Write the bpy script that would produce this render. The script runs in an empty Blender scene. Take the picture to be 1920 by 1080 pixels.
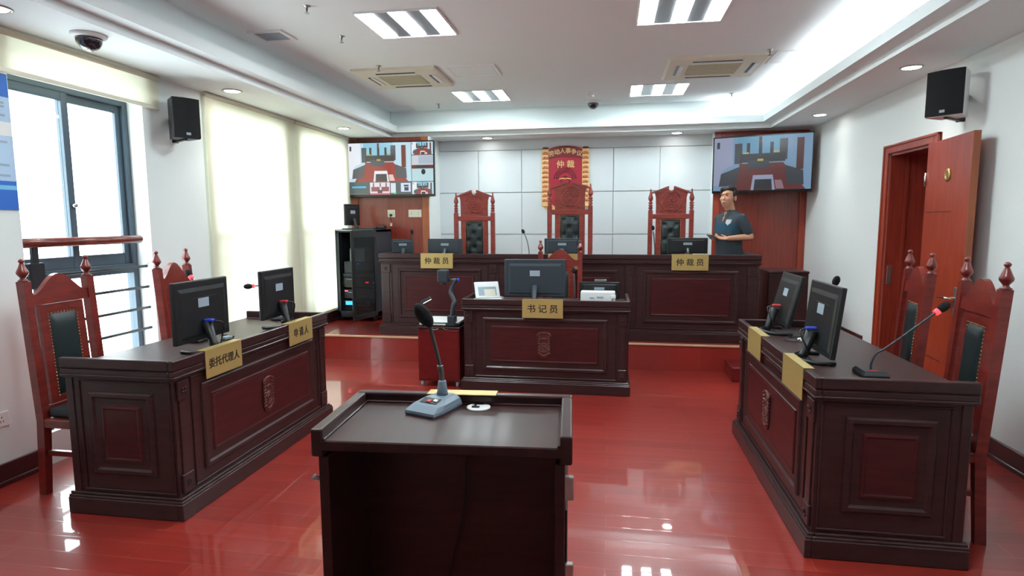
import bpy, bmesh, math, random
from mathutils import Vector, Matrix
random.seed(7)
S = bpy.context.scene
COL = S.collection
PI = math.pi
def rad(a): return a * PI / 180

# ------------------------------------------------------------------ materials
def lin(c):
    out = []
    for v in c[:3]:
        v = v / 255.0
        out.append(v / 12.92 if v <= .04045 else ((v + .055) / 1.055) ** 2.4)
    return (out[0], out[1], out[2], 1)
MATS = {}
def bsdf(m): return m.node_tree.nodes['Principled BSDF']
def plain(name, c, rough=.5, metal=0, spec=.5, coat=0, bump=0, bscale=200, emit=None, estr=0):
    if name in MATS: return MATS[name]
    m = bpy.data.materials.new(name); m.use_nodes = True
    b = bsdf(m)
    b.inputs['Base Color'].default_value = lin(c)
    b.inputs['Roughness'].default_value = rough
    b.inputs['Metallic'].default_value = metal
    b.inputs['Specular IOR Level'].default_value = spec
    b.inputs['Coat Weight'].default_value = coat
    b.inputs['Coat Roughness'].default_value = .15
    nt = m.node_tree
    tc = nt.nodes.new('ShaderNodeTexCoord')
    nz = nt.nodes.new('ShaderNodeTexNoise'); nz.inputs['Scale'].default_value = bscale
    nt.links.new(tc.outputs['Object'], nz.inputs['Vector'])
    if bump:
        bp = nt.nodes.new('ShaderNodeBump'); bp.inputs['Strength'].default_value = bump
        bp.inputs['Distance'].default_value = .002
        nt.links.new(nz.outputs['Fac'], bp.inputs['Height']); nt.links.new(bp.outputs['Normal'], b.inputs['Normal'])
    else:
        mr = nt.nodes.new('ShaderNodeMapRange')
        mr.inputs['To Min'].default_value = max(0, rough - .03); mr.inputs['To Max'].default_value = min(1, rough + .03)
        nt.links.new(nz.outputs['Fac'], mr.inputs['Value']); nt.links.new(mr.outputs['Result'], b.inputs['Roughness'])
    if emit:
        b.inputs['Emission Color'].default_value = lin(emit); b.inputs['Emission Strength'].default_value = estr
    MATS[name] = m; return m
def wood(name, c1, c2, rough=.3, scale=(3, 3, 30), coat=.3, spec=.5):
    m = bpy.data.materials.new(name); m.use_nodes = True
    nt = m.node_tree; b = bsdf(m)
    tc = nt.nodes.new('ShaderNodeTexCoord'); mp = nt.nodes.new('ShaderNodeMapping')
    mp.inputs['Scale'].default_value = scale
    n = nt.nodes.new('ShaderNodeTexNoise'); n.inputs['Scale'].default_value = 2.5; n.inputs['Detail'].default_value = 6
    n.inputs['Distortion'].default_value = .6
    r = nt.nodes.new('ShaderNodeValToRGB')
    r.color_ramp.elements[0].position = .3; r.color_ramp.elements[0].color = lin(c1)
    r.color_ramp.elements[1].position = .75; r.color_ramp.elements[1].color = lin(c2)
    nt.links.new(tc.outputs['Object'], mp.inputs['Vector']); nt.links.new(mp.outputs['Vector'], n.inputs['Vector'])
    nt.links.new(n.outputs['Fac'], r.inputs['Fac']); nt.links.new(r.outputs['Color'], b.inputs['Base Color'])
    b.inputs['Roughness'].default_value = rough; b.inputs['Coat Weight'].default_value = coat
    b.inputs['Coat Roughness'].default_value = .12; b.inputs['Specular IOR Level'].default_value = spec
    MATS[name] = m; return m

M = {}
M['wall'] = plain('wall_paint', (228, 235, 234), .75, bump=.05, bscale=300)
M['ceil'] = plain('ceiling_paint', (234, 243, 244), .8)
M['panelwhite'] = plain('acoustic_panel', (204, 212, 215), .7, bump=.1, bscale=400)
M['groove'] = plain('panel_groove', (176, 181, 184), .8)
M['desk'] = wood('desk_wood', (48, 28, 29), (64, 37, 37), .34, (2, 2, 14), .12, .36)
M['deskred'] = wood('desk_panel_veneer', (60, 22, 25), (78, 29, 30), .38, (2, 2, 14), .1, .3)
M['crestwood'] = wood('carved_crest_wood', (84, 42, 38), (108, 56, 50), .36, (4, 4, 14), .1, .4)
M['desktop'] = wood('desk_top_wood', (50, 29, 28), (64, 38, 36), .40, (14, 2, 2), .05, .35)
M['chair'] = wood('chair_mahogany', (104, 30, 26), (136, 48, 40), .3, (3, 3, 12), .4)
M['judgechair'] = wood('judge_chair_wood', (128, 44, 36), (156, 62, 50), .38, (3, 3, 12), .2)
M['leather'] = plain('green_black_leather', (28, 40, 42), .4, bump=.35, bscale=120)
M['brass'] = plain('brass_nails', (186, 160, 104), .35, .8)
M['gold'] = plain('brushed_gold_plate', (200, 176, 112), .4, .5)
M['ink'] = plain('black_lettering', (40, 30, 12), .6)
M['black'] = plain('black_plastic', (22, 24, 27), .4)
M['blackgloss'] = plain('black_gloss', (16, 17, 19), .18)
M['slate'] = plain('slate_plastic', (44, 54, 62), .45)
M['foam'] = plain('foam_windscreen', (20, 22, 25), .95, bump=.6, bscale=500)
M['greyblue'] = plain('grey_blue_plastic', (112, 128, 142), .4)
M['greymetal'] = plain('grey_metal', (120, 122, 124), .3, .8)
M['darkmetal'] = plain('dark_metal', (52, 54, 56), .35, .6)
M['white'] = plain('white_plastic', (232, 234, 234), .4)
M['cream'] = plain('cream_plastic', (222, 219, 200), .5)
M['vane'] = plain('ac_grille', (190, 186, 158), .6)
M['chrome'] = plain('chrome', (220, 220, 220), .15, 1)
M['steel'] = plain('satin_steel', (190, 190, 186), .3, .9)
M['frame'] = plain('window_frame_grey', (70, 86, 98), .45, .2)
M['railblack'] = plain('black_rail_paint', (24, 30, 36), .4)
M['railwood'] = wood('handrail_wood', (96, 36, 28), (126, 52, 42), .3, (3, 14, 3), .4)
M['doorwood'] = wood('door_wood', (138, 48, 28), (168, 66, 40), .33, (12, 12, 1.2), .3)
M['dooredge'] = wood('door_edge_wood', (152, 82, 50), (172, 98, 62), .4, (12, 12, 1.2), .1)
M['cabwood'] = wood('wall_cabinet_wood', (118, 40, 28), (146, 56, 42), .34, (14, 14, 1), .3)
M['cartwood'] = wood('cart_wood', (92, 18, 20), (112, 26, 26), .28, (3, 3, 10), .4)
M['nosing'] = plain('pale_step_nosing', (214, 172, 140), .35)
M['base'] = wood('skirting_wood', (54, 26, 30), (72, 34, 38), .3, (3, 3, 20), .3)
M['redpaint'] = plain('red_lacquer', (158, 22, 46), .45, bump=.1, bscale=40)
M['redpaintdark'] = plain('dark_red_lacquer', (112, 28, 34), .45)
M['goldpaint'] = plain('gold_paint', (222, 184, 122), .5)
M['copperpaint'] = plain('copper_paint', (186, 112, 74), .5)
M['skin'] = plain('skin', (196, 142, 114), .55)
M['hair'] = plain('black_hair', (18, 16, 16), .6, bump=.5, bscale=150)
M['shirt'] = plain('charcoal_cotton', (46, 56, 64), .85, bump=.2, bscale=250)
M['shirtblue'] = plain('teal_cotton', (18, 62, 82), .85, bump=.2, bscale=250)
M['trousers'] = plain('dark_trousers', (30, 32, 38), .85)
M['lip'] = plain('lips', (150, 88, 80), .5)
M['eye'] = plain('eye_dark', (26, 18, 16), .3)
M['sticker'] = plain('pale_label', (150, 166, 178), .6)
M['bluecable'] = plain('blue_plug', (36, 60, 190), .4)
M['redplug'] = plain('red_plug', (190, 40, 50), .4)
M['posterblue'] = plain('poster_blue', (36, 104, 196), .5)
M['posterlight'] = plain('poster_pale_blue', (176, 204, 232), .5)
M['postercyan'] = plain('poster_cyan', (120, 190, 232), .5)
M['postergrey'] = plain('poster_text_grey', (150, 170, 190), .5)
M['paper'] = plain('paper', (220, 220, 216), .7)
M['lampwhite'] = plain('lamp_tube', (255, 255, 255), .5, emit=(238, 252, 255), estr=38)
M['downwhite'] = plain('downlight_lens', (255, 255, 255), .5, emit=(255, 252, 246), estr=22)
M['cove'] = plain('cove_led', (255, 255, 255), .5, emit=(246, 251, 255), estr=42)
M['doclamp'] = plain('visualiser_lamp', (255, 255, 255), .5, emit=(255, 255, 255), estr=3)
M['ledred'] = plain('red_led', (255, 30, 40), .4, emit=(255, 40, 60), estr=5)
M['ledpink'] = plain('pink_led', (255, 90, 120), .4, emit=(255, 80, 110), estr=2.5)
M['ledblue'] = plain('blue_led', (60, 90, 255), .4, emit=(70, 110, 255), estr=3)
M['lcd'] = plain('cyan_lcd', (60, 160, 210), .4, emit=(60, 170, 220), estr=1.2)
M['micring'] = plain('mic_ring', (255, 70, 80), .4, emit=(255, 60, 70), estr=1.6)
M['louvre'] = plain('louvre_grey', (120, 120, 124), .3, .6)
M['concrete'] = plain('outer_wall', (190, 190, 186), .9)

def floor_mat():
    m = bpy.data.materials.new('red_plank_floor'); m.use_nodes = True
    nt = m.node_tree; b = bsdf(m)
    tc = nt.nodes.new('ShaderNodeTexCoord')
    br = nt.nodes.new('ShaderNodeTexBrick')
    br.inputs['Scale'].default_value = 1
    br.inputs['Brick Width'].default_value = .9; br.inputs['Row Height'].default_value = .121
    br.inputs['Mortar Size'].default_value = .0018; br.inputs['Mortar Smooth'].default_value = .2
    br.offset = .37; br.offset_frequency = 2
    br.inputs['Color1'].default_value = lin((144, 38, 30)); br.inputs['Color2'].default_value = lin((160, 48, 39))
    br.inputs['Mortar'].default_value = lin((170, 84, 74))  # seams painted lighter than the planks, for the glint on plank bevels
    mp = nt.nodes.new('ShaderNodeMapping'); mp.inputs['Scale'].default_value = (1.2, 16, 1)
    nz = nt.nodes.new('ShaderNodeTexNoise'); nz.inputs['Scale'].default_value = 2.0; nz.inputs['Detail'].default_value = 3
    nt.links.new(tc.outputs['Object'], br.inputs['Vector'])
    nt.links.new(tc.outputs['Object'], mp.inputs['Vector']); nt.links.new(mp.outputs['Vector'], nz.inputs['Vector'])
    rp = nt.nodes.new('ShaderNodeValToRGB')
    rp.color_ramp.elements[0].position = .3; rp.color_ramp.elements[0].color = (.80, .76, .77, 1)
    rp.color_ramp.elements[1].position = .7; rp.color_ramp.elements[1].color = (1, 1, 1, 1)
    nt.links.new(nz.outputs['Fac'], rp.inputs['Fac'])
    mx = nt.nodes.new('ShaderNodeMix'); mx.data_type = 'RGBA'; mx.blend_type = 'MULTIPLY'; mx.inputs['Factor'].default_value = 1
    nt.links.new(br.outputs['Color'], mx.inputs['A']); nt.links.new(rp.outputs['Color'], mx.inputs['B'])
    nt.links.new(mx.outputs['Result'], b.inputs['Base Color'])
    # each plank lies at a slightly different tilt, so reflections break at the seams
    wn = nt.nodes.new('ShaderNodeTexBrick')
    wn.inputs['Scale'].default_value = 1; wn.inputs['Brick Width'].default_value = .9; wn.inputs['Row Height'].default_value = .121
    wn.inputs['Mortar Size'].default_value = .003; wn.offset = .37; wn.inputs['Mortar Smooth'].default_value = 1
    wn.inputs['Color1'].default_value = (1, 1, 1, 1); wn.inputs['Color2'].default_value = (1, 1, 1, 1); wn.inputs['Mortar'].default_value = (0, 0, 0, 1)
    nt.links.new(tc.outputs['Object'], wn.inputs['Vector'])
    bp = nt.nodes.new('ShaderNodeBump'); bp.inputs['Strength'].default_value = .16; bp.inputs['Distance'].default_value = .001
    nt.links.new(wn.outputs['Color'], bp.inputs['Height'])
    rb = nt.nodes.new('ShaderNodeTexBrick')
    rb.inputs['Scale'].default_value = 1; rb.inputs['Brick Width'].default_value = .9; rb.inputs['Row Height'].default_value = .121
    rb.inputs['Mortar Size'].default_value = 0; rb.offset = .37
    rb.inputs['Color1'].default_value = (0, 0, 0, 1); rb.inputs['Color2'].default_value = (1, 1, 1, 1)
    sm = nt.nodes.new('ShaderNodeMapping'); sm.inputs['Location'].default_value = (0, -.053, 0)
    nt.links.new(tc.outputs['Object'], sm.inputs['Vector'])
    for q in (br, wn, rb): nt.links.new(sm.outputs['Vector'], q.inputs['Vector'])
    geo = nt.nodes.new('ShaderNodeNewGeometry')
    m1 = nt.nodes.new('ShaderNodeMath'); m1.operation = 'SUBTRACT'; m1.inputs[1].default_value = .5
    m2 = nt.nodes.new('ShaderNodeMath'); m2.operation = 'MULTIPLY'; m2.inputs[1].default_value = .014
    nt.links.new(rb.outputs['Color'], m1.inputs[0]); nt.links.new(m1.outputs[0], m2.inputs[0])
    wv = nt.nodes.new('ShaderNodeTexNoise'); wv.inputs['Scale'].default_value = 1.6; wv.inputs['Detail'].default_value = 1
    nt.links.new(tc.outputs['Object'], wv.inputs['Vector'])
    m3 = nt.nodes.new('ShaderNodeMath'); m3.operation = 'MULTIPLY_ADD'; m3.inputs[1].default_value = .012; m3.inputs[2].default_value = -.006
    nt.links.new(wv.outputs['Fac'], m3.inputs[0])
    cx_ = nt.nodes.new('ShaderNodeCombineXYZ'); nt.links.new(m3.outputs[0], cx_.inputs['X']); nt.links.new(m2.outputs[0], cx_.inputs['Y'])
    va = nt.nodes.new('ShaderNodeVectorMath'); va.operation = 'ADD'; vn = nt.nodes.new('ShaderNodeVectorMath'); vn.operation = 'NORMALIZE'
    nt.links.new(geo.outputs['Normal'], va.inputs[0]); nt.links.new(cx_.outputs[0], va.inputs[1]); nt.links.new(va.outputs[0], vn.inputs[0])
    nt.links.new(vn.outputs[0], bp.inputs['Normal']); nt.links.new(bp.outputs['Normal'], b.inputs['Normal'])
    nt.links.new(bp.outputs['Normal'], b.inputs['Coat Normal'])
    b.inputs['Roughness'].default_value = .32; b.inputs['Coat Weight'].default_value = .85; b.inputs['Coat Roughness'].default_value = .03
    return m
M['floor'] = floor_mat()

def blind_mat():
    m = bpy.data.materials.new('roller_blind_fabric'); m.use_nodes = True
    nt = m.node_tree; out = nt.nodes['Material Output']; nt.nodes.remove(bsdf(m))
    d = nt.nodes.new('ShaderNodeBsdfDiffuse'); d.inputs['Color'].default_value = lin((236, 232, 214))
    t = nt.nodes.new('ShaderNodeBsdfTranslucent'); t.inputs['Color'].default_value = lin((250, 250, 240))
    p = nt.nodes.new('ShaderNodeBsdfTransparent')
    tc = nt.nodes.new('ShaderNodeTexCoord'); nz = nt.nodes.new('ShaderNodeTexNoise'); nz.inputs['Scale'].default_value = 300
    mr = nt.nodes.new('ShaderNodeMapRange'); mr.inputs['To Min'].default_value = .05; mr.inputs['To Max'].default_value = .09
    nt.links.new(tc.outputs['Object'], nz.inputs['Vector']); nt.links.new(nz.outputs['Fac'], mr.inputs['Value'])
    a = nt.nodes.new('ShaderNodeMixShader'); a.inputs['Fac'].default_value = .45
    c = nt.nodes.new('ShaderNodeMixShader')
    nt.links.new(d.outputs[0], a.inputs[1]); nt.links.new(t.outputs[0], a.inputs[2])
    nt.links.new(mr.outputs['Result'], c.inputs['Fac']); nt.links.new(a.outputs[0], c.inputs[1]); nt.links.new(p.outputs[0], c.inputs[2])
    nt.links.new(c.outputs[0], out.inputs['Surface'])
    return m
M['blind'] = blind_mat()
def glass_mat(name, tint, gl=.06):
    m = bpy.data.materials.new(name); m.use_nodes = True
    nt = m.node_tree; out = nt.nodes['Material Output']; nt.nodes.remove(bsdf(m))
    p = nt.nodes.new('ShaderNodeBsdfTransparent'); p.inputs['Color'].default_value = lin(tint)
    g = nt.nodes.new('ShaderNodeBsdfGlossy'); g.inputs['Roughness'].default_value = .03
    a = nt.nodes.new('ShaderNodeMixShader'); a.inputs['Fac'].default_value = gl
    nt.links.new(p.outputs[0], a.inputs[1]); nt.links.new(g.outputs[0], a.inputs[2]); nt.links.new(a.outputs[0], out.inputs['Surface'])
    return m
M['glass'] = glass_mat('window_glass', (250, 252, 252))
M['smoked'] = glass_mat('smoked_glass', (150, 156, 158), .05)
def domemat():
    m = bpy.data.materials.new('smoked_dome'); m.use_nodes = True
    b = bsdf(m); b.inputs['Base Color'].default_value = lin((26, 30, 38)); b.inputs['Roughness'].default_value = .08
    b.inputs['Coat Weight'].default_value = 1
    return m
M['dome'] = domemat()

# ------------------------------------------------------------------ geometry helpers
def nb(): return bmesh.new()
def box(bm, x0, x1, y0, y1, z0, z1, bev=0, seg=1, mi=0):
    x0, x1 = min(x0, x1), max(x0, x1); y0, y1 = min(y0, y1), max(y0, y1); z0, z1 = min(z0, z1), max(z0, z1)
    v = [bm.verts.new(p) for p in [(x0, y0, z0), (x1, y0, z0), (x1, y1, z0), (x0, y1, z0), (x0, y0, z1), (x1, y0, z1), (x1, y1, z1), (x0, y1, z1)]]
    f = [bm.faces.new([v[i] for i in q]) for q in [(3, 2, 1, 0), (4, 5, 6, 7), (0, 1, 5, 4), (1, 2, 6, 5), (2, 3, 7, 6), (3, 0, 4, 7)]]
    for q in f: q.material_index = mi
    if bev:
        bev = min(bev, .45 * min(x1 - x0, y1 - y0, z1 - z0))
        e = list({e for q in f for e in q.edges})
        r = bmesh.ops.bevel(bm, geom=e, offset=bev, segments=seg, affect='EDGES', profile=.5)
        for q in r['faces']: q.material_index = mi
    return v
def frame_of(d):
    d = d.normalized()
    a = Vector((0, 0, 1)) if abs(d.z) < .9 else Vector((1, 0, 0))
    u = d.cross(a).normalized(); w = d.cross(u).normalized()
    return u, w
def tube(bm, pts, r, n=8, cap=True, mi=0):
    pts = [Vector(p) for p in pts]
    rs = r if isinstance(r, (list, tuple)) else [r] * len(pts)
    rings = []
    u = w = None
    for i, p in enumerate(pts):
        d = (pts[min(i + 1, len(pts) - 1)] - pts[max(i - 1, 0)])
        if u is None: u, w = frame_of(d)
        else:
            d = d.normalized(); u = (u - d * u.dot(d)).normalized(); w = d.cross(u).normalized()
        rings.append([bm.verts.new(p + (u * math.cos(2 * PI * k / n) + w * math.sin(2 * PI * k / n)) * rs[i]) for k in range(n)])
    for a, b in zip(rings, rings[1:]):
        for k in range(n):
            f = bm.faces.new([a[k], a[(k + 1) % n], b[(k + 1) % n], b[k]]); f.smooth = True; f.material_index = mi
    if cap:
        for rg in (rings[0], rings[-1]):
            try: bm.faces.new(rg).material_index = mi
            except Exception: pass
def spline(pts, n=12):
    P = [Vector(p) for p in pts]; P = [P[0] * 2 - P[1]] + P + [P[-1] * 2 - P[-2]]
    out = []
    for i in range(1, len(P) - 2):
        for k in range(n):
            t = k / n; a, b, c, d = P[i - 1], P[i], P[i + 1], P[i + 2]
            out.append(.5 * ((2 * b) + (c - a) * t + (2 * a - 5 * b + 4 * c - d) * t * t + (3 * b - a - 3 * c + d) * t ** 3))
    out.append(P[-2]); return out
def lathe(bm, prof, c=(0, 0, 0), n=16, axis='z', mi=0, smooth=True):
    c = Vector(c); rings = []
    for r, h in prof:
        ring = []
        for k in range(n):
            a = 2 * PI * k / n
            x, y = max(r, 1e-4) * math.cos(a), max(r, 1e-4) * math.sin(a)
            p = {'z': Vector((x, y, h)), 'y': Vector((x, h, y)), 'x': Vector((h, x, y))}[axis]
            ring.append(bm.verts.new(c + p))
        rings.append(ring)
    for a, b in zip(rings, rings[1:]):
        for k in range(n):
            f = bm.faces.new([a[k], a[(k + 1) % n], b[(k + 1) % n], b[k]]); f.smooth = smooth; f.material_index = mi
    for rg in (rings[0], rings[-1]): bm.faces.new(rg).material_index = mi
def ellipsoid(bm, c, r, seg=14, rings=10, rot=None, mi=0):
    mt = Matrix.Translation(Vector(c)) @ (rot.to_4x4() if rot else Matrix.Identity(4)) @ Matrix.Diagonal((r[0], r[1], r[2], 1))
    g = bmesh.ops.create_uvsphere(bm, u_segments=seg, v_segments=rings, radius=1, matrix=mt)
    for v in g['verts']:
        for f in v.link_faces: f.smooth = True; f.material_index = mi
def prism(bm, poly, f0, f1, mi=0):
    """poly: list of 2D; f0/f1 map (u,v) -> 3D for the two faces."""
    a = [bm.verts.new(f0(*p)) for p in poly]; b = [bm.verts.new(f1(*p)) for p in poly]
    n = len(poly)
    for q in (a[::-1], b): bm.faces.new(q).material_index = mi
    for k in range(n):
        bm.faces.new([a[k], a[(k + 1) % n], b[(k + 1) % n], b[k]]).material_index = mi
def nested(bm, rects, f, cap=True, mi=0):
    loops = []
    for (u0, u1, v0, v1, h) in rects:
        loops.append([bm.verts.new(f(u, v, h)) for u, v in ((u0, v0), (u1, v0), (u1, v1), (u0, v1))])
    for a, b in zip(loops, loops[1:]):
        for k in range(4):
            bm.faces.new([a[k], a[(k + 1) % 4], b[(k + 1) % 4], b[k]]).material_index = mi
    if cap: bm.faces.new(loops[-1]).material_index = mi
def inset(r, d, h): return (r[0] + d, r[1] - d, r[2] + d, r[3] - d, h)

def obj(name, bm, mat, parent=None, fix=True):
    me = bpy.data.meshes.new(name)
    if fix: bmesh.ops.recalc_face_normals(bm, faces=bm.faces[:])
    bm.to_mesh(me); bm.free()
    for m in (mat if isinstance(mat, (list, tuple)) else [mat]): me.materials.append(M[m] if isinstance(m, str) else m)
    o = bpy.data.objects.new(name, me); COL.objects.link(o)
    if parent: o.parent = parent
    return o
def thing(name, label, cat, loc=(0, 0, 0), rz=0, group=None, rot=None):
    o = bpy.data.objects.new(name, None); COL.objects.link(o)
    o.empty_display_size = .1
    o.location = loc; o.rotation_euler = rot if rot else (0, 0, rad(rz))
    tag(o, label, cat, group); return o
def tag(o, label, cat, group=None):
    o['label'] = label; o['category'] = cat
    if group: o['group'] = group
    return o
def struct(name, bm, mat, parent=None, fix=True):
    o = obj(name, bm, mat, parent, fix)
    if not parent: o['kind'] = 'structure'
    return o
def copy_tree(o, parent=None):
    c = o.copy(); COL.objects.link(c)
    if parent is not None: c.parent = parent
    for ch in list(o.children): copy_tree(ch, c)
    return c
def dup(root, loc, rz, label, group=None, rot=None):
    c = copy_tree(root); c.location = loc; c.rotation_euler = rot if rot else (0, 0, rad(rz)); c['label'] = label
    if group: c['group'] = group
    return c
def bake(o):
    """apply modifiers"""
    dg = bpy.context.evaluated_depsgraph_get()
    me = bpy.data.meshes.new_from_object(o.evaluated_get(dg))
    old = o.data; o.modifiers.clear(); o.data = me
    return o
def text_obj(name, s, size, mat, parent, loc, rot, depth=.002, weight=0.0, spacing=1.0, xscale=1.0):
    cu = bpy.data.curves.new(name, 'FONT'); cu.body = s; cu.size = size; cu.extrude = depth; cu.offset = 0
    cu.align_x = 'CENTER'; cu.align_y = 'CENTER'; cu.space_character = spacing; cu.resolution_u = 3
    t = bpy.data.objects.new(name, cu); COL.objects.link(t)
    bpy.context.view_layer.update()
    dg = bpy.context.evaluated_depsgraph_get()
    me = bpy.data.meshes.new_from_object(t.evaluated_get(dg))
    bpy.data.objects.remove(t)
    me.transform(Matrix.Diagonal((xscale, 1, 1, 1)))
    if weight:   # heavier strokes: the same outline repeated a hair to each side
        bm = nb(); bm.from_mesh(me); src = bm.verts[:] + bm.edges[:] + bm.faces[:]
        for i, (dx, dy) in enumerate(((weight, 0), (-weight, 0), (0, weight * .6), (0, -weight * .6))):
            g = bmesh.ops.duplicate(bm, geom=src)
            bmesh.ops.translate(bm, verts=[v for v in g['geom'] if isinstance(v, bmesh.types.BMVert)], vec=(dx, dy, -.00008 * (i + 1)))
        bm.to_mesh(me); bm.free()
    me.materials.clear(); me.materials.append(M[mat])
    o = bpy.data.objects.new(name, me); COL.objects.link(o)
    o.parent = parent; o.location = loc; o.rotation_euler = rot
    return o

# ------------------------------------------------------------------ room constants (metres; camera stands at x=0, y=0)
XL, XR = -3.43, 2.411
YF, YB = -2.6, 8.15
ZS, ZC = 2.605, 2.95
ZP = .265; YP = 6.08
WT = .25

# ------------------------------------------------------------------ shell
bm = nb(); box(bm, XL - .3, XR + 1.2, YF, YB + .2, -.1, 0); struct('floor', bm, 'floor')
bm = nb(); box(bm, XL, XR, YP, YB, .0005, ZP); struct('platform', bm, 'floor')
bm = nb(); box(bm, XL, XR, YP - .012, YP + .03, ZP - .014, ZP + .004, .004, 2); o = struct('trim_1', bm, 'nosing')
o['label'] = 'pale nosing strip along the edge of the raised platform'
bm = nb(); box(bm, 1.145, XR - .03, 5.72, YP - .013, .0005, .132, .004); struct('platform_step', bm, 'cartwood')

# ceiling with soffit, stepped cornice and open cove trough, one continuous surface
bm = nb()
xs0, xs1, ys0, ys1 = -2.865, 1.89, -2.0, 7.72
def rc(d, z): return (xs0 + d, xs1 - d, ys0 + d, ys1 - d, z)
nested(bm, [(XL - .02, XR + .02, YF - .02, YB + .02, ZS), rc(0, ZS), rc(0, 2.66), rc(.115, 2.66), rc(.115, 2.742), rc(.10, 2.742), rc(.10, 2.70), rc(-.035, 2.70), rc(-.035, ZC)],
       lambda u, v, h: Vector((u, v, h)))
struct('ceiling', bm, 'ceil', fix=False)
# cove LED strips on the right and along the right part of the back
bm = nb(); box(bm, xs1 - .06, xs1 - .035, 1.2, ys1 - .04, 2.703, 2.712); o = obj('cove_light', bm, 'cove')
tag(o, 'lit LED strip lying in the cove trough along the right side of the ceiling', 'light')
bm = nb(); box(bm, 1.25, xs1 - .07, ys1 - .06, ys1 - .035, 2.703, 2.712); o = obj('cove_light', bm, 'cove')
tag(o, 'lit LED strip lying in the cove trough above the right television', 'light')

# left wall with three window openings
bm = nb()
xo = XL - WT
W1 = (3.03, 4.04, .20, 2.59); W2 = (4.80, 5.96, .42, 2.5); W3 = (6.30, 7.42, .42, 2.5)
for y0, y1 in ((YF, W1[0]), (W1[1], W2[0]), (W2[1], W3[0]), (W3[1], YB + .2)):
    box(bm, xo, XL, y0, y1, 0, ZS + .05)
for y0, y1, z0, z1 in (W1, W2, W3):
    box(bm, xo, XL, y0, y1, 0, z0); box(bm, xo, XL, y0, y1, z1, ZS + .05)
struct('wall_left', bm, 'wall')
# right wall with door opening
bm = nb()
D0, D1, DH = 5.02, 5.77, 2.07
box(bm, XR, XR + .2, YF, D0, 0, ZS + .05); box(bm, XR, XR + .2, D1, YB + .2, 0, ZS + .05); box(bm, XR, XR + .2, D0, D1, DH, ZS + .05)
struct('wall_right', bm, 'wall')
bm = nb(); box(bm, XL - WT, XR + .2, YF - .2, YF, 0, ZS + .05); struct('wall_front', bm, 'wall')
# back wall: white acoustic panels with grooves
bm = nb()
box(bm, XL - WT, XR + .2, YB, YB + .2, 0, ZS + .05)
struct('wall_back', bm, 'groove')
bm = nb()
zs = [ZP, .75, 1.325, 1.893, 2.462]
px = [-2.345, -1.789, -1.19, -.58, .038, .636, 1.29]
for i in range(len(px) - 1):
    for k in range(len(zs) - 1):
        box(bm, px[i] + .003, px[i + 1] - .003, YB - .022, YB, zs[k] + .004, zs[k + 1] - .004, .003)
box(bm, px[0], px[-1], YB - .018, YB, zs[-1] + .004, ZS)
struct('trim_2', bm, 'panelwhite')['label'] = 'white square acoustic panels covering the back wall'
# timber side bays (left: panel bay, right: door bay)
YWL, YWR = 7.65, 8.0
bm = nb(); box(bm, XL + .001, -2.345, YWL, YB, ZP, ZS); box(bm, -2.445, -2.345, YWL - .015, YWL, ZP, ZS, .004, mi=1); box(bm, XL + .001, XL + .1, YWL - .015, YWL, ZP, ZS, .004, mi=1)
o = struct('wall_panelling', bm, ['cabwood', 'dooredge']); o['label'] = 'red-brown timber panelling in the left back corner under the left television'
bm = nb(); box(bm, -2.346, -2.338, YWL - .014, YB - .001, ZP, ZS); struct('trim_3', bm, 'wall')
bm = nb(); box(bm, 1.29, XR - .001, YWR, YB, ZP, ZS)
box(bm, 1.29, 1.37, YWR - .02, YWR, ZP, ZS, .004, mi=1); box(bm, XR - .08, XR - .001, YWR - .02, YWR, ZP, ZS, .004, mi=1)
box(bm, 1.37, XR - .08, YWR - .02, YWR, ZS - .09, ZS, .004, mi=1)
o = struct('door_2', bm, ['cabwood', 'doorwood']); o['label'] = 'closed red-brown timber door in the back wall under the right television'
bm = nb(); box(bm, 1.282, 1.291, YWR - .018, YB - .001, ZP, ZS); struct('trim_4', bm, 'wall')

# skirtings
def skirt(name, x, s, y0, y1, z=0):
    bm = nb(); box(bm, x, x + s * .016, y0, y1, z, z + .13, .003); box(bm, x, x + s * .024, y0, y1, z, z + .03, .004)
    struct(name, bm, 'base')
skirt('baseboard_left', XL, 1, YF, 3.03); skirt('baseboard_left', XL, 1, 4.04, YP - .02); skirt('baseboard_left', XL, 1, YP + .03, YWL, ZP)
skirt('baseboard_right', XR, -1, YF, D0 - .09); skirt('baseboard_right', XR, -1, YP + .03, YWR - .02, ZP)

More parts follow.
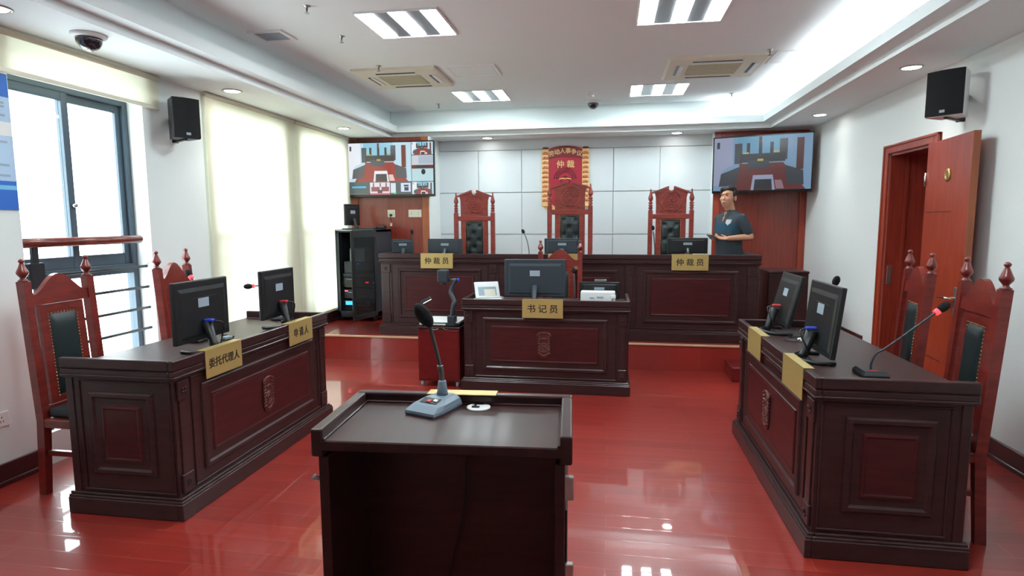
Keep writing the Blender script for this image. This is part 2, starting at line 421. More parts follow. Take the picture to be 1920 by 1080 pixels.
# window 1: grey sliding window set deep in the recess
def win1():
    r = bpy.data.objects.new('window_1', None); COL.objects.link(r); r['kind'] = 'structure'
    x = -3.59
    bm = nb(); y0, y1, z0, z1 = 3.0, 4.04, .2, 2.59
    def fr(a, b, c, d, t=.03): box(bm, x - t, x + t, a, b, c, d, .004)
    fr(y0 + .045, y1 - .045, z1 - .05, z1); fr(y0 + .045, y1 - .045, z0, z0 + .05); fr(y1 - .045, y1, z0, z1, .034); fr(y0, y0 + .045, z0, z1, .034)
    fr(y0 + .045, y1 - .045, 1.13, 1.2, .036); fr(y0 + .045, y1 - .045, 2.355, 2.40, .036)
    obj('window_frame', bm, 'frame', r)
    for a, b, dx in ((3.04, 3.54, .018), (3.49, 4.0, -.006)):
        bm = nb()
        def sr(a0, b0, c0, d0): box(bm, x + dx - .012, x + dx + .014, a0, b0, c0, d0, .003)
        sr(a + .05, b - .05, 2.30, 2.37); sr(a + .05, b - .05, 1.2, 1.28); sr(a, a + .05, 1.2, 2.37); sr(b - .05, b, 1.2, 2.37)
        s = obj('sash', bm, 'frame', r)
        bm = nb(); box(bm, x + dx - .002, x + dx + .002, a + .05, b - .05, 1.28, 2.30); obj('pane', bm, 'glass', s)
    bm = nb(); box(bm, x - .002, x + .002, y0 + .045, y1 - .045, .25, 1.13); obj('pane', bm, 'glass', r)
    bm = nb(); box(bm, x - .002, x + .002, y0 + .045, y1 - .045, 2.40, 2.54); obj('pane', bm, 'glass', r)
    bm = nb(); lathe(bm, [(.012, 0), (.016, .006), (.016, .02), (.01, .03)], (x + .03, 3.52, 1.62), 12, 'x'); obj('latch', bm, 'chrome', r)
win1()
def win(n, W):
    r = bpy.data.objects.new('window_%d' % n, None); COL.objects.link(r); r['kind'] = 'structure'
    x = XL - .13; y0, y1, z0, z1 = W
    bm = nb()
    for a, b, c, d in ((y0 + .05, y1 - .05, z1 - .05, z1), (y0 + .05, y1 - .05, z0, z0 + .05), (y0, y0 + .05, z0, z1), (y1 - .05, y1, z0, z1), ((y0 + y1) / 2 - .03, (y0 + y1) / 2 + .03, 1.2, z1 - .05), (y0 + .05, y1 - .05, 1.12, 1.2)):
        box(bm, x - .03, x + .03, a, b, c, d, .004)
    obj('window_frame', bm, 'frame', r)
    bm = nb(); box(bm, x - .002, x + .002, y0 + .05, y1 - .05, z0 + .05, z1 - .05); obj('pane', bm, 'glass', r)
win(2, W2); win(3, W3)

# guard rails behind the blinds / in front of window 1
def guard(y0, y1, label, visible_end, x=XL - .045, wood_x=XL - .035):
    t = thing('guard_rail', label, 'railing', (x, y0, W1[2] if visible_end else W2[2]))
    z0 = t.location.z; L = y1 - y0
    bm = nb(); tube(bm, [(wood_x - x, .005, 1.383 - z0), (wood_x - x, L - .075, 1.383 - z0), (wood_x - x, L - .062, 1.383 - z0)], [.03, .03, .022], 14)
    obj('handrail', bm, 'railwood', t)
    for k in range(6):
        z = 1.016 + .16 - k * .158
        if z - .02 < z0: break
        bm = nb(); tube(bm, [(-.01, .0, z - z0), (-.01, L, z - z0)], .011, 6); obj('bar', bm, 'railblack', t)
    for yy in (.12, L - .06) if not visible_end else (.11,):
        bm = nb(); box(bm, -.02, .005, yy - .02, yy + .02, 0, 1.36 - z0, .003)
        if visible_end: box(bm, -.03, .012, yy - .05, yy + .05, 1.10 - z0, 1.26 - z0, .006)
        obj('post', bm, 'railblack', t)
guard(W1[0] + .002, W1[1] - .002, 'wooden handrail on black bars across the uncovered left window', True)
guard(W2[0] + .01, W2[1] - .01, 'faint guard rail behind the middle white roller blind', False)
guard(W3[0] + .01, W3[1] - .01, 'faint guard rail behind the far white roller blind beside the equipment rack', False)

# roller blinds
def blind(y0, y1, z0, label):
    t = thing('roller_blind', label, 'blind', (XL + .035, y0, z0))
    L = y1 - y0
    bm = nb(); box(bm, -.001, .001, 0, L, .012, ZS - z0 - .03); obj('fabric', bm, 'blind', t)
    bm = nb(); box(bm, -.008, .008, 0, L, 0, .028, .004); obj('bottom_bar', bm, 'cream', t)
    bm = nb(); tube(bm, [(0, 0, ZS - z0 - .022), (0, L, ZS - z0 - .022)], .02, 12); obj('roller', bm, 'cream', t)
blind(2.80, 4.172, 2.352, 'short white roller blind pulled up above the grey sliding window')
blind(4.70, 6.14, .40, 'long white roller blind beside the left wall loudspeaker')
blind(6.17, 7.52, .40, 'long white roller blind behind the equipment rack')

# poster
t = thing('poster', 'blue and white poster on the left wall at the picture edge', 'poster', (XL + .001, 2.42, 1.58))
bm = nb(); box(bm, 0, .004, 0, .602, 0, .77); obj('sheet', bm, 'posterlight', t)
bm = nb()
box(bm, .004, .0052, 0, .602, 0, .115, mi=0); box(bm, .004, .0052, 0, .602, .115, .14, mi=1); box(bm, .004, .0052, 0, .602, .14, .165, mi=0)
box(bm, .004, .0052, 0, .602, .64, .77, mi=0); box(bm, .004, .0052, 0, .602, .42, .5, mi=2)
obj('colour_band', bm, ['posterblue', 'postercyan', 'white'], t)
bm = nb()
for z in (.19, .25, .38, .53, .58, .6): box(bm, .004, .0055, .05, .57, z, z + .012)
obj('print_line', bm, 'postergrey', t)

# socket on left wall
def outlet(name, label, loc, rot, w, h, kind):
    t = thing(name, label, 'socket', loc, rot=rot)
    bm = nb(); box(bm, -w / 2, w / 2, -.009, 0, -h / 2, h / 2, .003, 2); obj('faceplate', bm, 'cream' if kind else 'white', t)
    bm = nb()
    for dx in ([0] if w < .1 else [-w / 4, w / 4]):
        for s in (-1, 1): box(bm, dx + s * .008 - .0015, dx + s * .008 + .0015, -.0096, -.0085, -.018, -.006)
        box(bm, dx - .003, dx + .003, -.0096, -.0085, .008, .016)
    obj('slot', bm, 'black', t)
    return t
outlet('wall_socket', 'white wall socket low on the left wall at the picture edge', (XL, 2.80, .385), (0, 0, rad(90)), .086, .086, 0)
outlet('wall_socket', 'single cream wall socket with a black plug in it on the timber panelling', (-2.872, YWL, 1.612), (0, 0, 0), .105, .1, 1)
outlet('wall_socket', 'double cream wall plate at the right edge of the timber panelling', (-2.545, YWL, 1.612), (0, 0, 0), .18, .1, 1)
t = thing('power_plug', 'black plug with a hanging lead in the single cream socket', 'plug', (-2.872, YWL - .01, 1.592))
bm = nb(); lathe(bm, [(.014, 0), (.018, -.012), (.014, -.035), (.006, -.04)], (0, 0, 0), 12, 'y'); obj('plug_body', bm, 'black', t)
bm = nb(); tube(bm, spline([(0, -.036, -.002), (.004, -.045, -.03), (.006, -.03, -.07), (-.002, -.02, -.12)]), .004, 6); obj('lead', bm, 'black', t)
bm = nb(); box(bm, -.012, .016, -.022, -.019, -.145, -.10, .001); obj('tag', bm, 'paper', t)

# door 1 : casing, lining, open leaf
r = bpy.data.objects.new('door_1', None); COL.objects.link(r); r['kind'] = 'structure'
bm = nb()
cw = .075
def cas(y0, y1, z0, z1):
    box(bm, XR - .022, XR + .001, y0, y1, z0, z1, .006, 2)
cas(D1, D1 + cw, 0, DH + cw); cas(D0 - cw, D0, 0, DH + cw); cas(D0, D1, DH, DH + cw)
for (a, b, c, d) in ((D1 + cw - .02, D1 + cw, 0, DH + cw), (D0 - cw, D0 - cw + .02, 0, DH + cw), (D0 - cw, D1 + cw, DH + cw - .022, DH + cw)):
    box(bm, XR - .032, XR - .005, a, b, c, d, .005, 2)
obj('casing', bm, 'doorwood', r)
bm = nb()
box(bm, XR, XR + .62, D1 - .025, D1, 0, DH); box(bm, XR, XR + .2, D0, D0 + .02, 0, DH); box(bm, XR, XR + .62, D0, D1, DH - .02, DH + .001)
box(bm, XR + .12, XR + .14, D1 - .04, D1 - .025, 0, DH - .02)
obj('lining', bm, 'cabwood', r)
bm = nb(); box(bm, XR + .6, XR + .64, D0 - .6, D1 + .02, 0, DH + .3); box(bm, XR + .2, XR + .62, D0 - .6, D0 - .56, 0, DH + .3); obj('lobby_wall', bm, 'cabwood', r)
bm = nb(); box(bm, XR + .02, XR + .055, D1 - .028, D1 - .024, .93, 1.10, .001); obj('strike_plate', bm, 'steel', r)
lf = bpy.data.objects.new('leaf', None); COL.objects.link(lf); lf.parent = r
# hinged at the near jamb and opened almost flat against the wall
hx, hy, fx, fy = 2.356, 5.02, 2.277, 4.302
ang = math.atan2(fy - hy, fx - hx)
lf.location = (hx, hy, 0); lf.rotation_euler = (0, 0, ang)
LW = math.hypot(fx - hx, fy - hy)
bm = nb(); box(bm, 0, LW, 0, .042, .008, DH - .006, .002)
box(bm, LW - .001, LW + .002, 0, .042, .008, DH - .006, mi=1)
obj('door_board', bm, ['doorwood', 'dooredge'], lf)
bm = nb(); box(bm, .01, .47, -.001, .001, 1.552, 1.558); box(bm, .01, .47, -.001, .001, .50, .506); obj('groove_line', bm, 'base', lf)
bm = nb(); box(bm, .628, .664, -.009, .0, .86, 1.05, .003, 2); lathe(bm, [(.009, -.011), (.009, -.008)], (.646, 0, .905), 12, 'y'); obj('lock_plate', bm, 'steel', lf)
bm = nb(); tube(bm, spline([(.646, -.005, .975), (.646, -.05, .975), (.62, -.058, .976), (.50, -.05, .968)], 8), [.010] * 17 + [.009] * 8, 10); obj('lever_handle', bm, 'chrome', lf)
bm = nb(); lathe(bm, [(.045, 0), (.045, -.006), (.038, -.010), (.02, -.012), (.018, -.008)], (.385, 0, 1.808), 24, 'y'); obj('round_plaque', bm, 'brass', lf)
bm = nb()
for z in (.25, 1.05, 1.8): tube(bm, [(.002, -.006, z - .05), (.002, -.006, z + .05)], .008, 8)
obj('hinge', bm, 'steel', lf)

# ------------------------------------------------------------------ ceiling equipment
def ceil_light(x0, x1, y0, y1, label):
    t = thing('ceiling_light', label, 'light', ((x0 + x1) / 2, (y0 + y1) / 2, ZC), group='three tube lights in the ceiling')
    w, d = (x1 - x0) / 2, (y1 - y0) / 2
    bm = nb()
    for a, b, c, e in ((-w, w, -d, -d + .014), (-w, w, d - .014, d), (-w, -w + .012, -d + .014, d - .014), (w - .012, w, -d + .014, d - .014)): box(bm, a, b, c, e, -.012, 0, .002)
    obj('trim_frame', bm, 'white', t)
    bm = nb(); box(bm, -w + .012, w - .012, -d + .014, d - .014, -.004, -.001); obj('louvre_panel', bm, 'louvre', t)
    iw = 2 * w - .03; tw = iw * .19
    for k in range(3):
        cx = -iw / 2 + iw * (.097 + .403 * k)
        bm = nb(); box(bm, cx - tw / 2, cx + tw / 2, -d + .02, d - .02, -.011, -.0042, .003); obj('tube_diffuser', bm, 'lampwhite', t)
    return t
ceil_light(-1.79, -1.18, 4.10, 4.69, 'lit three-tube ceiling light at the upper left nearest the camera')
ceil_light(.17, .78, 4.10, 4.71, 'lit three-tube ceiling light cut by the upper picture edge')
ceil_light(-1.775, -1.18, 6.66, 7.25, 'smaller-looking lit three-tube ceiling light beyond the left air conditioner')
ceil_light(.20, .82, 6.70, 7.29, 'smaller-looking lit three-tube ceiling light beyond the right air conditioner')
ceil_light(-1.79, -1.18, 1.50, 2.10, 'lit three-tube ceiling light over the lectern, left of the camera')
ceil_light(.17, .78, 1.50, 2.10, 'lit three-tube ceiling light over the lectern, right of the camera')

def cassette(x0, x1, y0, y1, label):
    t = thing('air_conditioner', label, 'air conditioner', ((x0 + x1) / 2, (y0 + y1) / 2, ZC), group='ceiling air conditioners')
    w, d = (x1 - x0) / 2, (y1 - y0) / 2
    bm = nb(); nested(bm, [(-w, w, -d, d, 0), (-w, w, -d, d, -.018), inset((-w, w, -d, d), .02, -.03), inset((-w, w, -d, d), .20, -.032), inset((-w, w, -d, d), .205, -.02)], lambda u, v, h: Vector((u, v, h)))
    obj('face_panel', bm, 'cream', t)
    bm = nb(); q = inset((-w, w, -d, d), .205, 0); box(bm, q[0], q[1], q[2], q[3], -.034, -.021)
    for k in range(11):
        yy = q[2] + (q[3] - q[2]) * (k + .5) / 11; box(bm, q[0] + .01, q[1] - .01, yy - .008, yy + .008, -.038, -.034)
    obj('intake_grille', bm, 'vane', t)
    for (a, b, c, e) in ((-w + .22, w - .22, -d + .09, -d + .115), (-w + .22, w - .22, d - .115, d - .09), (-w + .09, -w + .115, -d + .22, d - .22), (w - .115, w - .09, -d + .22, d - .22)):
        bm = nb(); box(bm, a, b, c, e, -.0345, -.031); s = obj('outlet_slot', bm, 'black', t)
        bm = nb()
        if b - a > e - c: box(bm, a, b, e + .002, e + .04, -.040, -.0322, .002)
        else: box(bm, b + .002, b + .04, c, e, -.040, -.0322, .002)
        obj('vane', bm, 'white', t)
cassette(-2.47, -1.64, 5.57, 6.33, 'cream ceiling air conditioner on the left, nearer the window side')
cassette(.50, 1.37, 5.66, 6.45, 'cream ceiling air conditioner on the right, nearer the door side')
def hatch(name, x0, x1, y0, y1, label, cat='hatch', dark=False):
    t = thing(name, label, cat, ((x0 + x1) / 2, (y0 + y1) / 2, ZC))
    w, d = (x1 - x0) / 2, (y1 - y0) / 2
    bm = nb(); nested(bm, [(-w, w, -d, d, 0), (-w, w, -d, d, -.012), inset((-w, w, -d, d), .03, -.012), inset((-w, w, -d, d), .035, -.004)], lambda u, v, h: Vector((u, v, h)), cap=False); obj('edge_frame', bm, 'white', t)
    bm = nb(); box(bm, -w + .035, w - .035, -d + .035, d - .035, -.009, -.0035); obj('panel', bm, 'ceil', t)
    if dark:
        bm = nb()
        for k in range(8):
            yy = -d + .05 + (2 * d - .1) * k / 7; box(bm, -w + .04, w - .04, yy - .008, yy + .008, -.013, -.0092)
        obj('slat', bm, 'sticker', t)
    return t
hatch('access_panel', -1.56, -1.075, 5.60, 6.02, 'square access panel beside the left air conditioner')
hatch('access_panel', 1.40, 1.80, 5.62, 6.02, 'square access panel beside the right air conditioner')
hatch('access_panel', -2.78, -2.50, 7.38, 7.66, 'small square access panel in the far left corner of the ceiling')
hatch('ceiling_vent', -2.75, -2.47, 4.35, 4.60, 'small bluish slatted vent in the ceiling near the left cornice', 'vent', True)
SPR = [((-2.035, 3.93), 'sprinkler head nearest the upper picture edge, above the small vent'), ((-2.095, 4.59), 'sprinkler head between the small vent and the near left light'),
       ((-2.15, 5.49), 'sprinkler head at the near edge of the left air conditioner'), ((-2.11, 7.35), 'sprinkler head in front of the far left light, near the small access panel'),
       ((1.33, 5.57), 'sprinkler head at the near corner of the right air conditioner'), ((1.36, 7.36), 'sprinkler head in the brightly lit right part of the ceiling')]
spr = None
for (x, y), lb in SPR:
    if spr is None:
        spr = thing('sprinkler', lb, 'sprinkler', (x, y, ZC), group='ceiling sprinklers')
        bm = nb(); lathe(bm, [(.026, 0), (.026, -.003), (.011, -.009), (.009, -.015)], n=18); obj('escutcheon', bm, 'steel', spr)
        bm = nb(); lathe(bm, [(.0065, -.014), (.0065, -.033), (.003, -.037), (.003, -.045), (.016, -.0465), (.016, -.049)], n=14); obj('nozzle', bm, 'greymetal', spr)
    else: dup(spr, (x, y, ZC), 0, lb)
def domecam(x, y, z, s, label):
    t = thing('dome_camera', label, 'camera', (x, y, z))
    bm = nb(); lathe(bm, [(.095 * s, 0), (.097 * s, -.008 * s), (.09 * s, -.018 * s), (.072 * s, -.024 * s)], n=28); obj('base_ring', bm, 'white', t)
    bm = nb(); lathe(bm, [(.072 * s * math.cos(a), -.022 * s - .075 * s * math.sin(a)) for a in [PI / 2 * k / 8 for k in range(9)]], n=24); obj('dome_cover', bm, 'dome', t)
domecam(-3.045, 3.21, ZS, .98, 'smoked dome camera under the left ceiling soffit above the uncovered window')
domecam(-.22, 7.55, ZC, .95, 'small smoked dome camera on the ceiling in front of the back cornice')
t = thing('smoke_detector', 'round white smoke detector on the ceiling just before the far dome camera', 'detector', (-.235, 7.07, ZC))
bm = nb(); lathe(bm, [(.05, 0), (.052, -.012), (.046, -.02)], n=20); obj('base', bm, 'white', t)
bm = nb(); lathe(bm, [(.04, -.02), (.038, -.035), (.026, -.045)], n=20); obj('sensor_head', bm, 'white', t)
DL = [((-3.14, 2.74), 'round lit downlight at the left picture edge, near the big dome camera'), ((-3.152, 4.73), 'round lit downlight in the left soffit beside the left loudspeaker'), ((-3.114, 6.79), 'round lit downlight in the left soffit near the left television'),
      ((-1.62, 7.93), 'round lit downlight over the back wall left of the red emblem'), ((.82, 7.93), 'round lit downlight over the back wall right of the red emblem'), ((2.155, 4.91), 'round lit downlight in the right soffit beside the right loudspeaker'),
      ((2.17, 6.89), 'round lit downlight in the right soffit near the right television')]
dlt = None
for (x, y), lb in DL:
    if dlt is None:
        dlt = thing('downlight', lb, 'light', (x, y, ZS), group='round downlights in the soffit')
        bm = nb(); lathe(bm, [(.078, 0), (.08, -.006), (.066, -.008), (.062, -.003)], n=28); obj('bezel', bm, 'steel', dlt)
        bm = nb(); lathe(bm, [(.062, -.002), (.058, -.006), (.02, -.009)], n=24); obj('lens', bm, 'downwhite', dlt)
    else: dup(dlt, (x, y, ZS), 0, lb)
for (x, y), lb in DL:
    ld = bpy.data.lights.new('downlight_beam', 'SPOT'); ld.energy = 12 if y < 7.5 else 7; ld.spot_size = rad(78); ld.spot_blend = .7; ld.shadow_soft_size = .05; ld.color = (1, .98, .94)
    o = bpy.data.objects.new('downlight_beam', ld); o.location = (x, y, ZS - .015); COL.objects.link(o)

# wall loudspeakers
def speaker(loc, rz, label, white_side, br):
    t = thing('loudspeaker', label, 'loudspeaker', loc, rz)
    W, H, D = (.215 if white_side else .19), .30, .165
    bm = nb(); prism(bm, [(-W / 2, 0), (W / 2, 0), (W / 2 * .72, D), (-W / 2 * .72, D)], lambda u, v: Vector((u, v, -H / 2)), lambda u, v: Vector((u, v, H / 2))); obj('cabinet', bm, 'white' if white_side else 'black', t)
    bm = nb()
    n = 10
    poly = [(-W / 2 * 1.01, .004)] + [(-W / 2 + W * k / n, -.016 * math.sin(PI * k / n) - .012) for k in range(n + 1)] + [(W / 2 * 1.01, .004)]
    prism(bm, poly, lambda u, v: Vector((u, v, -H / 2 + .006)), lambda u, v: Vector((u, v, H / 2 - .002))); obj('front_grille', bm, 'foam', t)
    bm = nb(); box(bm, -.016, .016, -.031, -.026, -H / 2 + .022, -H / 2 + .04, .001); obj('badge', bm, 'sticker', t)
    bm = nb(); box(bm, -.012, .012, .03, D + br, -H / 2 - .012, -H / 2, .003); box(bm, -.012, .012, .03, D + br, H / 2, H / 2 + .01, .003); box(bm, -.03, .03, D + br - .01, D + br, -H / 2 - .012, H / 2 + .01, .002); box(bm, -.02, .02, D, D + br, -.03, .03, .002); obj('wall_bracket', bm, 'black', t)
speaker((-3.20, 4.21, 2.295), 58, 'black loudspeaker on the pillar between the window and the first long blind', False, .105)
speaker((2.19, 4.50, 2.335), -47, 'black-fronted loudspeaker with white sides above the open door', True, .12)

# ------------------------------------------------------------------ televisions
SC = {}
def scr(c, e=.5):
    k = 'screen_%d_%d_%d_%d' % (*c, e * 100)
    if k not in M: M[k] = plain(k, (8, 8, 8), .2, emit=c, estr=e)
    return k
def court(u0, v0, u1, v1, dim=1):
    def R(a, b, c, d, col): return ((u0 + (u1 - u0) * a, v0 + (v1 - v0) * b), (u0 + (u1 - u0) * c, v0 + (v1 - v0) * b), (u0 + (u1 - u0) * c, v0 + (v1 - v0) * d), (u0 + (u1 - u0) * a, v0 + (v1 - v0) * d)), col
    def Q(pts, col): return tuple((u0 + (u1 - u0) * a, v0 + (v1 - v0) * b) for a, b in pts), col
    wl, wl2, dk, dk2, rd, br, wh = (196, 226, 240), (150, 205, 228), (74, 72, 72), (92, 92, 96), (160, 66, 58), (124, 72, 62), (236, 240, 248)
    if dim != 1: wl, wl2, dk, dk2, rd, br, wh = (126, 158, 190), (104, 158, 190), (50, 52, 58), (64, 68, 76), (104, 50, 50), (82, 46, 48), (156, 164, 192)
    L = [R(0, 0, 1, 1, wl), R(0, .1, .2, 1, wh), R(.78, .2, 1, 1, wl), R(.25, .55, .72, 1, wl2)]
    L += [Q([(.1, 0), (.95, 0), (.72, .5), (.28, .5)], rd)]
    for a in (.36, .485, .6): L.append(R(a - .015, .6, a + .02, .88, dk))
    L += [R(.47, .86, .5, .99, br), R(.22, .5, .30, .88, dk2), R(.68, .55, .76, .93, dk2)]
    L += [R(.28, .52, .74, .68, dk), R(.36, .40, .58, .56, dk2), R(.46, .54, .52, .58, (190, 180, 90)), R(.31, .68, .37, .71, (190, 180, 90)), R(.62, .69, .68, .72, (190, 180, 90))]
    L += [Q([(.06, .08), (.24, .1), (.28, .45), (.08, .32)], dk2), Q([(.08, .32), (.28, .45), (.24, .5), (.12, .42)], wl)]
    L += [Q([(.76, .1), (.93, .08), (.92, .34), (.74, .45)], dk2), Q([(.92, .34), (.74, .45), (.78, .5), (.92, .4)], wl)]
    L += [R(.85, .36, .92, .93, br), R(.43, .02, .62, .2, dk), Q([(.40, .0), (.43, .0), (.44, .2), (.61, .2), (.62, .0), (.65, .0), (.62, .28), (.42, .28)], wh), Q([(.66, .02), (.74, .02), (.71, .18), (.64, .18)], (232, 200, 196) if dim == 1 else (150, 120, 130))]
    L += [R(.03, .8, .06, .92, dk)]
    return L
def tv(name, label, loc, rz, W, H, polys, arm, e):
    t = thing(name, label, 'television', loc, rz)
    bm = nb(); box(bm, -W / 2, W / 2, 0, .045, -H / 2, H / 2, .006, 2); obj('casing', bm, 'black', t)
    b = .014
    bm = nb()
    for a in ((-W / 2, W / 2, H / 2 - b, H / 2), (-W / 2, W / 2, -H / 2, -H / 2 + .03), (-W / 2, -W / 2 + b, -H / 2 + .03, H / 2 - b), (W / 2 - b, W / 2, -H / 2 + .03, H / 2 - b)): box(bm, a[0], a[1], -.006, .0, a[2], a[3], .002)
    obj('bezel', bm, 'blackgloss', t)
    w, h = W - 2 * b, H - b - .03
    bm = nb(); cols = []
    for i, (pts, c) in enumerate(polys):
        k = scr(c, e)
        if k not in cols: cols.append(k)
        vs = [bm.verts.new((-W / 2 + b + w * u, -.0006 - .00004 * i, -H / 2 + .03 + h * v)) for u, v in pts]
        f = bm.faces.new(vs); f.material_index = cols.index(k)
        f.normal_update()
        if f.normal.y > 0: f.normal_flip()
    obj('screen', bm, cols, t, fix=False)
    bm = nb(); box(bm, -.2, .2, .045, .06, -.15, .15, .004); box(bm, -.04, .04, .06, arm, -.05, .05, .004); box(bm, -.16, .16, arm - .02, arm, -.12, .12, .004); obj('wall_mount', bm, 'black', t)
    return t
PL = [(((0, 0), (1, 0), (1, 1), (0, 1)), (90, 96, 98))]
PL += court(0, .25, .745, 1)
PL += court(.752, .76, 1, 1) + [(((.752, .5), (1, .5), (1, .745), (.752, .745)), (206, 214, 222)), (((.83, .58), (1, .58), (1, .73), (.83, .73)), (176, 190, 204)), (((.752, .5), (1, .5), (1, .56), (.752, .56)), (120, 40, 44)), (((.8, .51), (.95, .51), (.95, .56), (.8, .56)), (60, 60, 62))]
PL += [(((.752, .25), (1, .25), (1, .49), (.752, .49)), (190, 222, 228)), (tuple((.885 + .025 * math.cos(2 * PI * k / 12), .43 + .055 * math.sin(2 * PI * k / 12)) for k in range(12)), (48, 56, 60))]
PL += court(.752, .0, 1, .235)
PL += [(((.04, .13), (.21, .13), (.21, .165), (.04, .165)), (60, 190, 226)), (((0, .0), (.24, .0), (.24, .02), (0, .02)), (110, 112, 112))]
PL += [(((.255, .02), (.49, .02), (.49, .235), (.255, .235)), (240, 226, 232)), (((.27, .06), (.37, .06), (.37, .15), (.27, .15)), (150, 90, 96)), (((.39, .06), (.48, .06), (.48, .15), (.39, .15)), (150, 90, 96)), (((.345, .03), (.4, .03), (.4, .09), (.345, .09)), (80, 76, 90)), (((.255, .0), (.49, .0), (.49, .03), (.255, .03)), (226, 110, 124))]
for a in (.29, .37, .44): PL.append((((a, .15), (a + .015, .15), (a + .015, .225), (a, .225)), (120, 100, 120)))
PL += [(((.5, .03), (.56, .03), (.56, .22), (.5, .22)), (222, 230, 240)), (((.62, .05), (.735, .05), (.735, .22), (.62, .22)), (214, 228, 248)), (((.66, .07), (.71, .07), (.71, .14), (.66, .14)), (60, 64, 74)), (((.655, .15), (.71, .15), (.71, .185), (.655, .185)), (60, 64, 74)), (((.53, .01), (.565, .01), (.565, .035), (.53, .035)), (70, 220, 140))]
tv('television', 'wall television showing a mosaic of camera views, in the left back corner', (-2.835, 7.55, 2.185), 0, 1.19, .71, PL, YWL - 7.55, .65)
PR = court(0, 0, 1, 1, 2)
tv('television', 'wall television showing one large room view, in the right back corner', (1.80, 7.74, 2.183), -19.0, 1.13, .69, PR, .3, .5)

# ------------------------------------------------------------------ red emblem board on the back wall
t = thing('emblem_board', 'red and gold arbitration emblem board with raised characters on the back wall', 'emblem', (-.596, YB - .024, 2.06))
bm = nb()
W2_ = .30
def tr(zf):  # board outline
    pts = [(-.31, .40), (-.31, -.30), (-.28, -.38), (-.18, -.44), (0, -.50), (.18, -.44), (.28, -.38), (.31, -.30), (.31, .40)]
    return pts
prism(bm, tr(0), lambda u, v: Vector((u, -.016, v)), lambda u, v: Vector((u, 0, v))); obj('back_board', bm, 'goldpaint', t)
bm = nb()
arc = [(.235 * math.cos(a), .37 + .07 * math.sin(a)) for a in [PI - PI * k / 12 for k in range(13)]]
prism(bm, [(-.235, -.30), ] + [(-.235, .37)] + arc[1:-1] + [(.235, .37), (.235, -.30), (0, -.44)], lambda u, v: Vector((u, -.026, v)), lambda u, v: Vector((u, -.016, v))); obj('red_field', bm, 'redpaint', t)
bm = nb()
up = [(-.225 + .45 * k / 12, .372 + .06 * math.sin(PI * k / 12)) for k in range(13)]; dn = [(-.225 + .45 * k / 12, .262 + .045 * math.sin(PI * k / 12)) for k in range(13)]
prism(bm, up + dn[::-1], lambda u, v: Vector((u, -.034, v)), lambda u, v: Vector((u, -.026, v))); obj('arched_band', bm, 'redpaintdark', t)
for s in (-1, 1):
    bm = nb(); box(bm, s * .268 - .045, s * .268 + .045, -.03, -.016, -.36, .405, .006, 2, mi=0)
    lathe(bm, [(.043, 0), (.043, .014), (.03, .022)], (s * .268, -.016, .40), 16, 'z', mi=1)
    for k in range(11):
        z = .355 - k * .062
        for q in (-1, 1):
            ellipsoid(bm, (s * .268 + q * .017, -.034, z - .012), (.024, .010, .019), 8, 6, Matrix.Rotation(q * .6, 3, 'Y'), mi=2)
    obj('wheat_column', bm, ['goldpaint', 'redpaintdark', 'copperpaint'], t)
bm = nb()
for rr in (.095, .12, .145): tube(bm, [(rr * math.cos(a), -.030, .005 + rr * math.sin(a)) for a in [PI * k / 24 for k in range(25)]], .0065, 6)
tube(bm, [(.06 * math.cos(a), -.03, -.02 + .06 * math.sin(a)) for a in [2 * PI * k / 24 for k in range(25)]], .008, 6)
for s in (-1, 1): tube(bm, [(0, -.034, .0), (s * .03, -.036, .012), (s * .08, -.034, -.002)], .008, 6, mi=1)
obj('ring_relief', bm, ['redpaintdark', 'goldpaint'], t)
chars = '劳动人事争议'
for i, ch in enumerate(chars):
    u = -.185 + .37 * i / 5
    z = .318 + .05 * math.sin(PI * (u + .225) / .45)
    text_obj('gold_character', ch, .078, 'goldpaint', t, (u, -.036, z), (rad(90), rad(u * 60), 0), .004, .0012)
for u, ch in ((-.065, '仲'), (.07, '裁')):
    text_obj('gold_character', ch, .105, 'goldpaint', t, (u, -.032, .19), (rad(90), 0, 0), .005, .0018)

# ------------------------------------------------------------------ desks
def crest(bm, u, v, s, f):
    """carved shield with twisted side columns, a bar and a double ring; f(u, v, h) places it"""
    prism(bm, [(u + a * s, v + b * s) for a, b in ((-.5, .95), (-.3, 1.0), (0, 1.06), (.3, 1.0), (.5, .95), (.5, -.75), (.3, -1.0), (0, -1.1), (-.3, -1.0), (-.5, -.75))], lambda a, b: f(a, b, 0), lambda a, b: f(a, b, .005))
    for q in (-1, 1):
        for k in range(9):
            z = v + (.85 - k * .19) * s
            tube(bm, [f(u + q * .52 * s, z - .06 * s, .006), f(u + q * .34 * s, z + .06 * s, .010)], .05 * s, 6)
    tube(bm, [f(u + .55 * s * math.cos(a), v + (.72 + .3 * math.sin(a)) * s, .008) for a in [PI * k / 12 for k in range(13)]], .05 * s, 6)
    tube(bm, [f(u - .22 * s, v + .42 * s, .008), f(u - .1 * s, v + .52 * s, .010), f(u + .2 * s, v + .5 * s, .008)], .06 * s, 6)
    for rr, th in ((.36, .05), (.27, .045), (.14, .06)):
        tube(bm, [f(u + rr * s * math.cos(a), v - .25 * s + rr * s * math.sin(a), .007) for a in [2 * PI * k / 20 for k in range(21)]], th * s, 6)
    tube(bm, [f(u + .42 * s * math.cos(a), v - .35 * s + .55 * s * math.sin(a), .007) for a in [PI + PI * k / 12 for k in range(13)]], .06 * s, 6)
